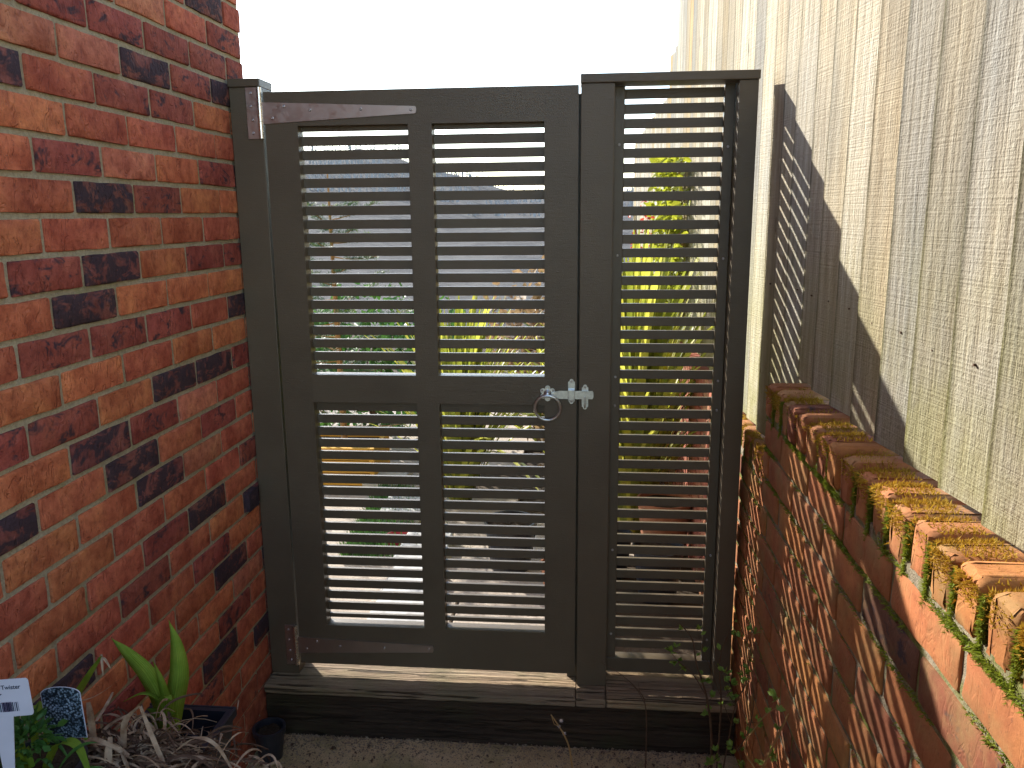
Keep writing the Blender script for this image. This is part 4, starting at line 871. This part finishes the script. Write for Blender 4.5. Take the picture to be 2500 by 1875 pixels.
# conifer
cf = thing('conifer', 'young conifer with yellow-tipped spreading branches seen through the left gate panels', 'tree', (-1.42, 4.6, GZ))
s = MB(); lv = MB(); s.tube([(-1.42, 4.6, GZ), (-1.43, 4.6, .9), (-1.44, 4.6, 1.55), (-1.443, 4.6, 1.90)], [.022, .017, .010, .004], 7)
for k in range(46):
    z = .45 + 1.3 * (k / 46) ** .9; a = k * 2.4 + U(-.3, .3); l = (.62 - .42 * (z - .45) / 1.3) * U(.75, 1.1); c0 = Vector((-1.43, 4.6, z)); e = c0 + Vector((math.cos(a) * l, math.sin(a) * l, U(.0, .10)))
    path = bez(c0, (c0 + e) / 2 + Vector((0, 0, -.03)), e, 8); s.tube(path, [.005 - .0005 * i for i in range(8)], 4)
    for q in range(int(120 * l / .5)):
        u = U(.15, 1); i = min(6, int(u * 7)); p = path[i].lerp(path[i + 1], u * 7 - i if u < 1 else 1); d = (e - c0).normalized(); sd = d.cross(Vector((0, 0, 1))) * random.choice((-1, 1))
        g_ = (d * U(.4, 1) + sd * U(.3, 1) + Vector((0, 0, U(-.2, .45)))).normalized(); tl = U(.05, .11) * (1.15 - .5 * u)
        for w_i in range(7):
            pp = p + g_ * tl * w_i / 7; nd = (g_ + Vector((U(-1, 1), U(-1, 1), U(-.6, .9))) * .8).normalized(); lv.add([pp - g_ * .003, pp + g_ * .003, pp + nd * U(.016, .030)], [(0, 1, 2)], min(1, .15 + .9 * (w_i / 7) * u + U(-.1, .1)))
s.build('trunk', 'rawpost', cf, (-1.43, 4.6, 1)); lv.build('crown', 'conifer', cf, (-1.43, 4.6, 1))
# orange planter, wooden post, pots, edging
pl = thing('wooden_planter', 'golden orange timber planter box on the patio, seen through the lower left gate panel', 'planter', (-1.62, 4.55, GZ))
for k in range(3): box('plank', -1.95, -1.22, 4.38, 4.41, GZ + .004 + .075 * k, GZ + .075 * k + .074, 'yellowwood', pl, .002)
box('side_board', -1.22, -1.19, 4.38, 4.75, GZ + .004, GZ + .225, 'yellowwood', pl, .002); box('side_board', -1.98, -1.95, 4.38, 4.75, GZ + .004, GZ + .225, 'yellowwood', pl, .002); box('back_board', -1.95, -1.22, 4.72, 4.75, GZ + .004, GZ + .225, 'yellowwood', pl, .002); box('soil', -1.948, -1.222, 4.412, 4.718, GZ + .01, GZ + .20, 'soil', pl, 0)
box('bracing_post', -.815, -.755, 4.37, 4.43, GZ, .66, 'rawpost', None, .003); tag(bpy.data.objects['bracing_post'], 'short orange-brown timber post behind the lower right gate panel', 'post')
for k, (x, y_) in enumerate(((-1.13, 4.45), (-.93, 3.95), (-.72, 3.45), (-.70, 3.08), (-.69, 2.74))):
    o = box('edging_stone', x - .11, x + .11, y_ - .16, y_ + .16, GZ - .01, GZ + .055, 'stone', None, .010, 2, .004, cuts=[(0, 2), (1, 2)])
    tag(o, ['pale edging stone nearest the golden planter', 'pale edging stone second from the golden planter', 'pale edging stone midway along the bed edge', 'pale edging stone second from the gate', 'pale edging stone nearest the gate'][k], 'edging stone', 'pale edging stones along the bed')
s = MB()
for k in range(2600):
    x, y_ = U(-1.1, -.60), U(3.35, 4.3); x = -1.06 + (y_ - 2.75) * -.05 + abs(random.gauss(0, .13)); h_ = U(.03, .085); a = U(0, 6.28)
    s.blade([(x, y_, GZ - .005), (x + math.cos(a) * .012, y_ + math.sin(a) * .012, GZ + h_ * .6), (x + math.cos(a) * .035, y_ + math.sin(a) * .035, GZ + h_)], .003, (-math.sin(a), math.cos(a), 0), .2)
s.build('bed_grass', 'deepgreen', None, (-.9, 3.5, GZ), kind='stuff')
tp = thing('red_dish', 'small crimson glazed dish on the bed edge behind the lower left panel', 'dish', (-.865, 3.55, GZ)); s = MB(); n = 24
prof = [(.03, GZ + .0), (.05, GZ + .005), (.065, GZ + .05), (.060, GZ + .05), (.045, GZ + .012), (.01, GZ + .012)]
s.add([(-.865 + r * math.cos(2 * math.pi * k / n), 3.55 + r * math.sin(2 * math.pi * k / n), z) for r, z in prof for k in range(n)], [(i * n + k, i * n + (k + 1) % n, (i + 1) * n + (k + 1) % n, (i + 1) * n + k) for i in range(5) for k in range(n)]); s.build('bowl', 'redpot', tp, (-.865, 3.55, GZ))
for cx, cy, r, h_, mat, lab in ((.30, 3.15, .10, .20, 'blackpot', 'black plant pot nearest the slatted screen'), (.12, 3.35, .085, .17, 'blackpot', 'smaller black plant pot beside the flax clump'), (-.32, 3.35, .11, .22, 'blackpot', 'black plant pot behind the lower right gate panel'), (-.08, 3.05, .09, .16, 'terracotta', 'terracotta plant pot behind the lower right gate panel'), (.36, 3.55, .12, .26, 'terracotta', 'terracotta plant pot by the low brick wall')):
    round_pot('plant_pot', lab, cx, cy, GZ - .02, GZ + h_, r * .75, r, mat, soilz=GZ + h_ - .02)
# trellis with golden climber against the fence
tl_ = thing('trellis', 'brown timber trellis posts with golden-leaved climber against the far fence', 'trellis', (.46, 4.6, GZ))
for k in range(4): box('trellis_post', .455, .475, 4.30 + .22 * k, 4.325 + .22 * k, GZ - .1, 1.93, 'rawpost', tl_, .002)
for z in (1.0, 1.5, 1.88): box('trellis_rail', .4755, .490, 4.28, 5.02, z, z + .022, 'rawpost', tl_, .002)
cl = thing('golden_climber', 'golden-leaved climbing plant on the trellis behind the screen', 'climber', (.43, 4.45, GZ)); s = MB(); lv = MB()
for k in range(6):
    y_ = 4.3 + .12 * k; s.tube(crom([(.43, y_, GZ), (.435, y_ + U(-.1, .1), .7), (.43, y_ + U(-.1, .1), 1.3), (.43, y_ + U(-.1, .1), 1.86)], 4), .004, 5)
for k in range(2300):
    p = Vector((.425 + random.gauss(0, .03), 4.45 + random.gauss(0, .22), GZ + .3 + 1.5 * U(0, 1) ** .9)); g_ = Vector((U(-1, .2), U(-1, 1), U(-1, .4))).normalized(); l = U(.03, .06); lv.blade([p, p + g_ * l * .5, p + g_ * l], l * .38, (U(-1, 1), U(-1, 1), U(-1, 1)), .25)
s.build('stems', 'twig', cl, (.43, 4.45, GZ)); lv.build('leaves', 'climber', cl, (.43, 4.45, 1))
shrub('red_shrub', 'small red-leaved shrub above the flax behind the side screen', 'shrub', (.28, 4.35, GZ), 90, .09, .09, .24, 1.38, 'redleaf', .028, 4)
# wooded hillside
hm = MB(); nx, ny = 60, 14; vs = []
for j in range(ny):
    for i in range(nx):
        x = -75 + 130 * i / (nx - 1); y_ = 9 + 80 * (j / (ny - 1)) ** 1.4; ridge = 4.45 - 1.5 * math.tanh((x + 9) / 9) + .5 * math.sin(x * .31) + .3 * math.sin(x * .9 + 2)
        vs.append((x, y_, -.02 + (ridge + .02) * min(1, (j / 9.0)) ** 1.35 + (0 if j < 10 else -.3 * (j - 9)) + random.uniform(-.18, .18) * min(1, j / 5)))
hm.add(vs, [(j * nx + i, j * nx + i + 1, (j + 1) * nx + i + 1, (j + 1) * nx + i) for j in range(ny - 1) for i in range(nx - 1)])
struct(hm.build('hill', 'hill', None, (0, 60, 0), smooth=True))
bt = MB()
for k in range(9000):
    i = random.randint(6 * nx, 11 * nx - 2); p = Vector(vs[i]) + Vector((U(-1.1, 1.1), U(-2, 2), -.1)); h_ = U(.4, 1.2) * (1.0 if p.x < -8 else .55)
    top = p + Vector((U(-.25, .25), U(-.2, .2), h_)); bt.add([p + Vector((-.04, 0, 0)), p + Vector((.04, 0, 0)), top], [(0, 1, 2)])
    for q in range(6):
        u = U(.3, .95); c0 = p.lerp(top, u); d = Vector((U(-1, 1), U(-.4, .4), U(.3, 1))).normalized() * h_ * U(.15, .4); bt.add([c0, c0 + Vector((.016, 0, .016)), c0 + d], [(0, 1, 2)])
bt.build('bare_woodland', 'baretree', None, (0, 60, 3), kind='stuff')
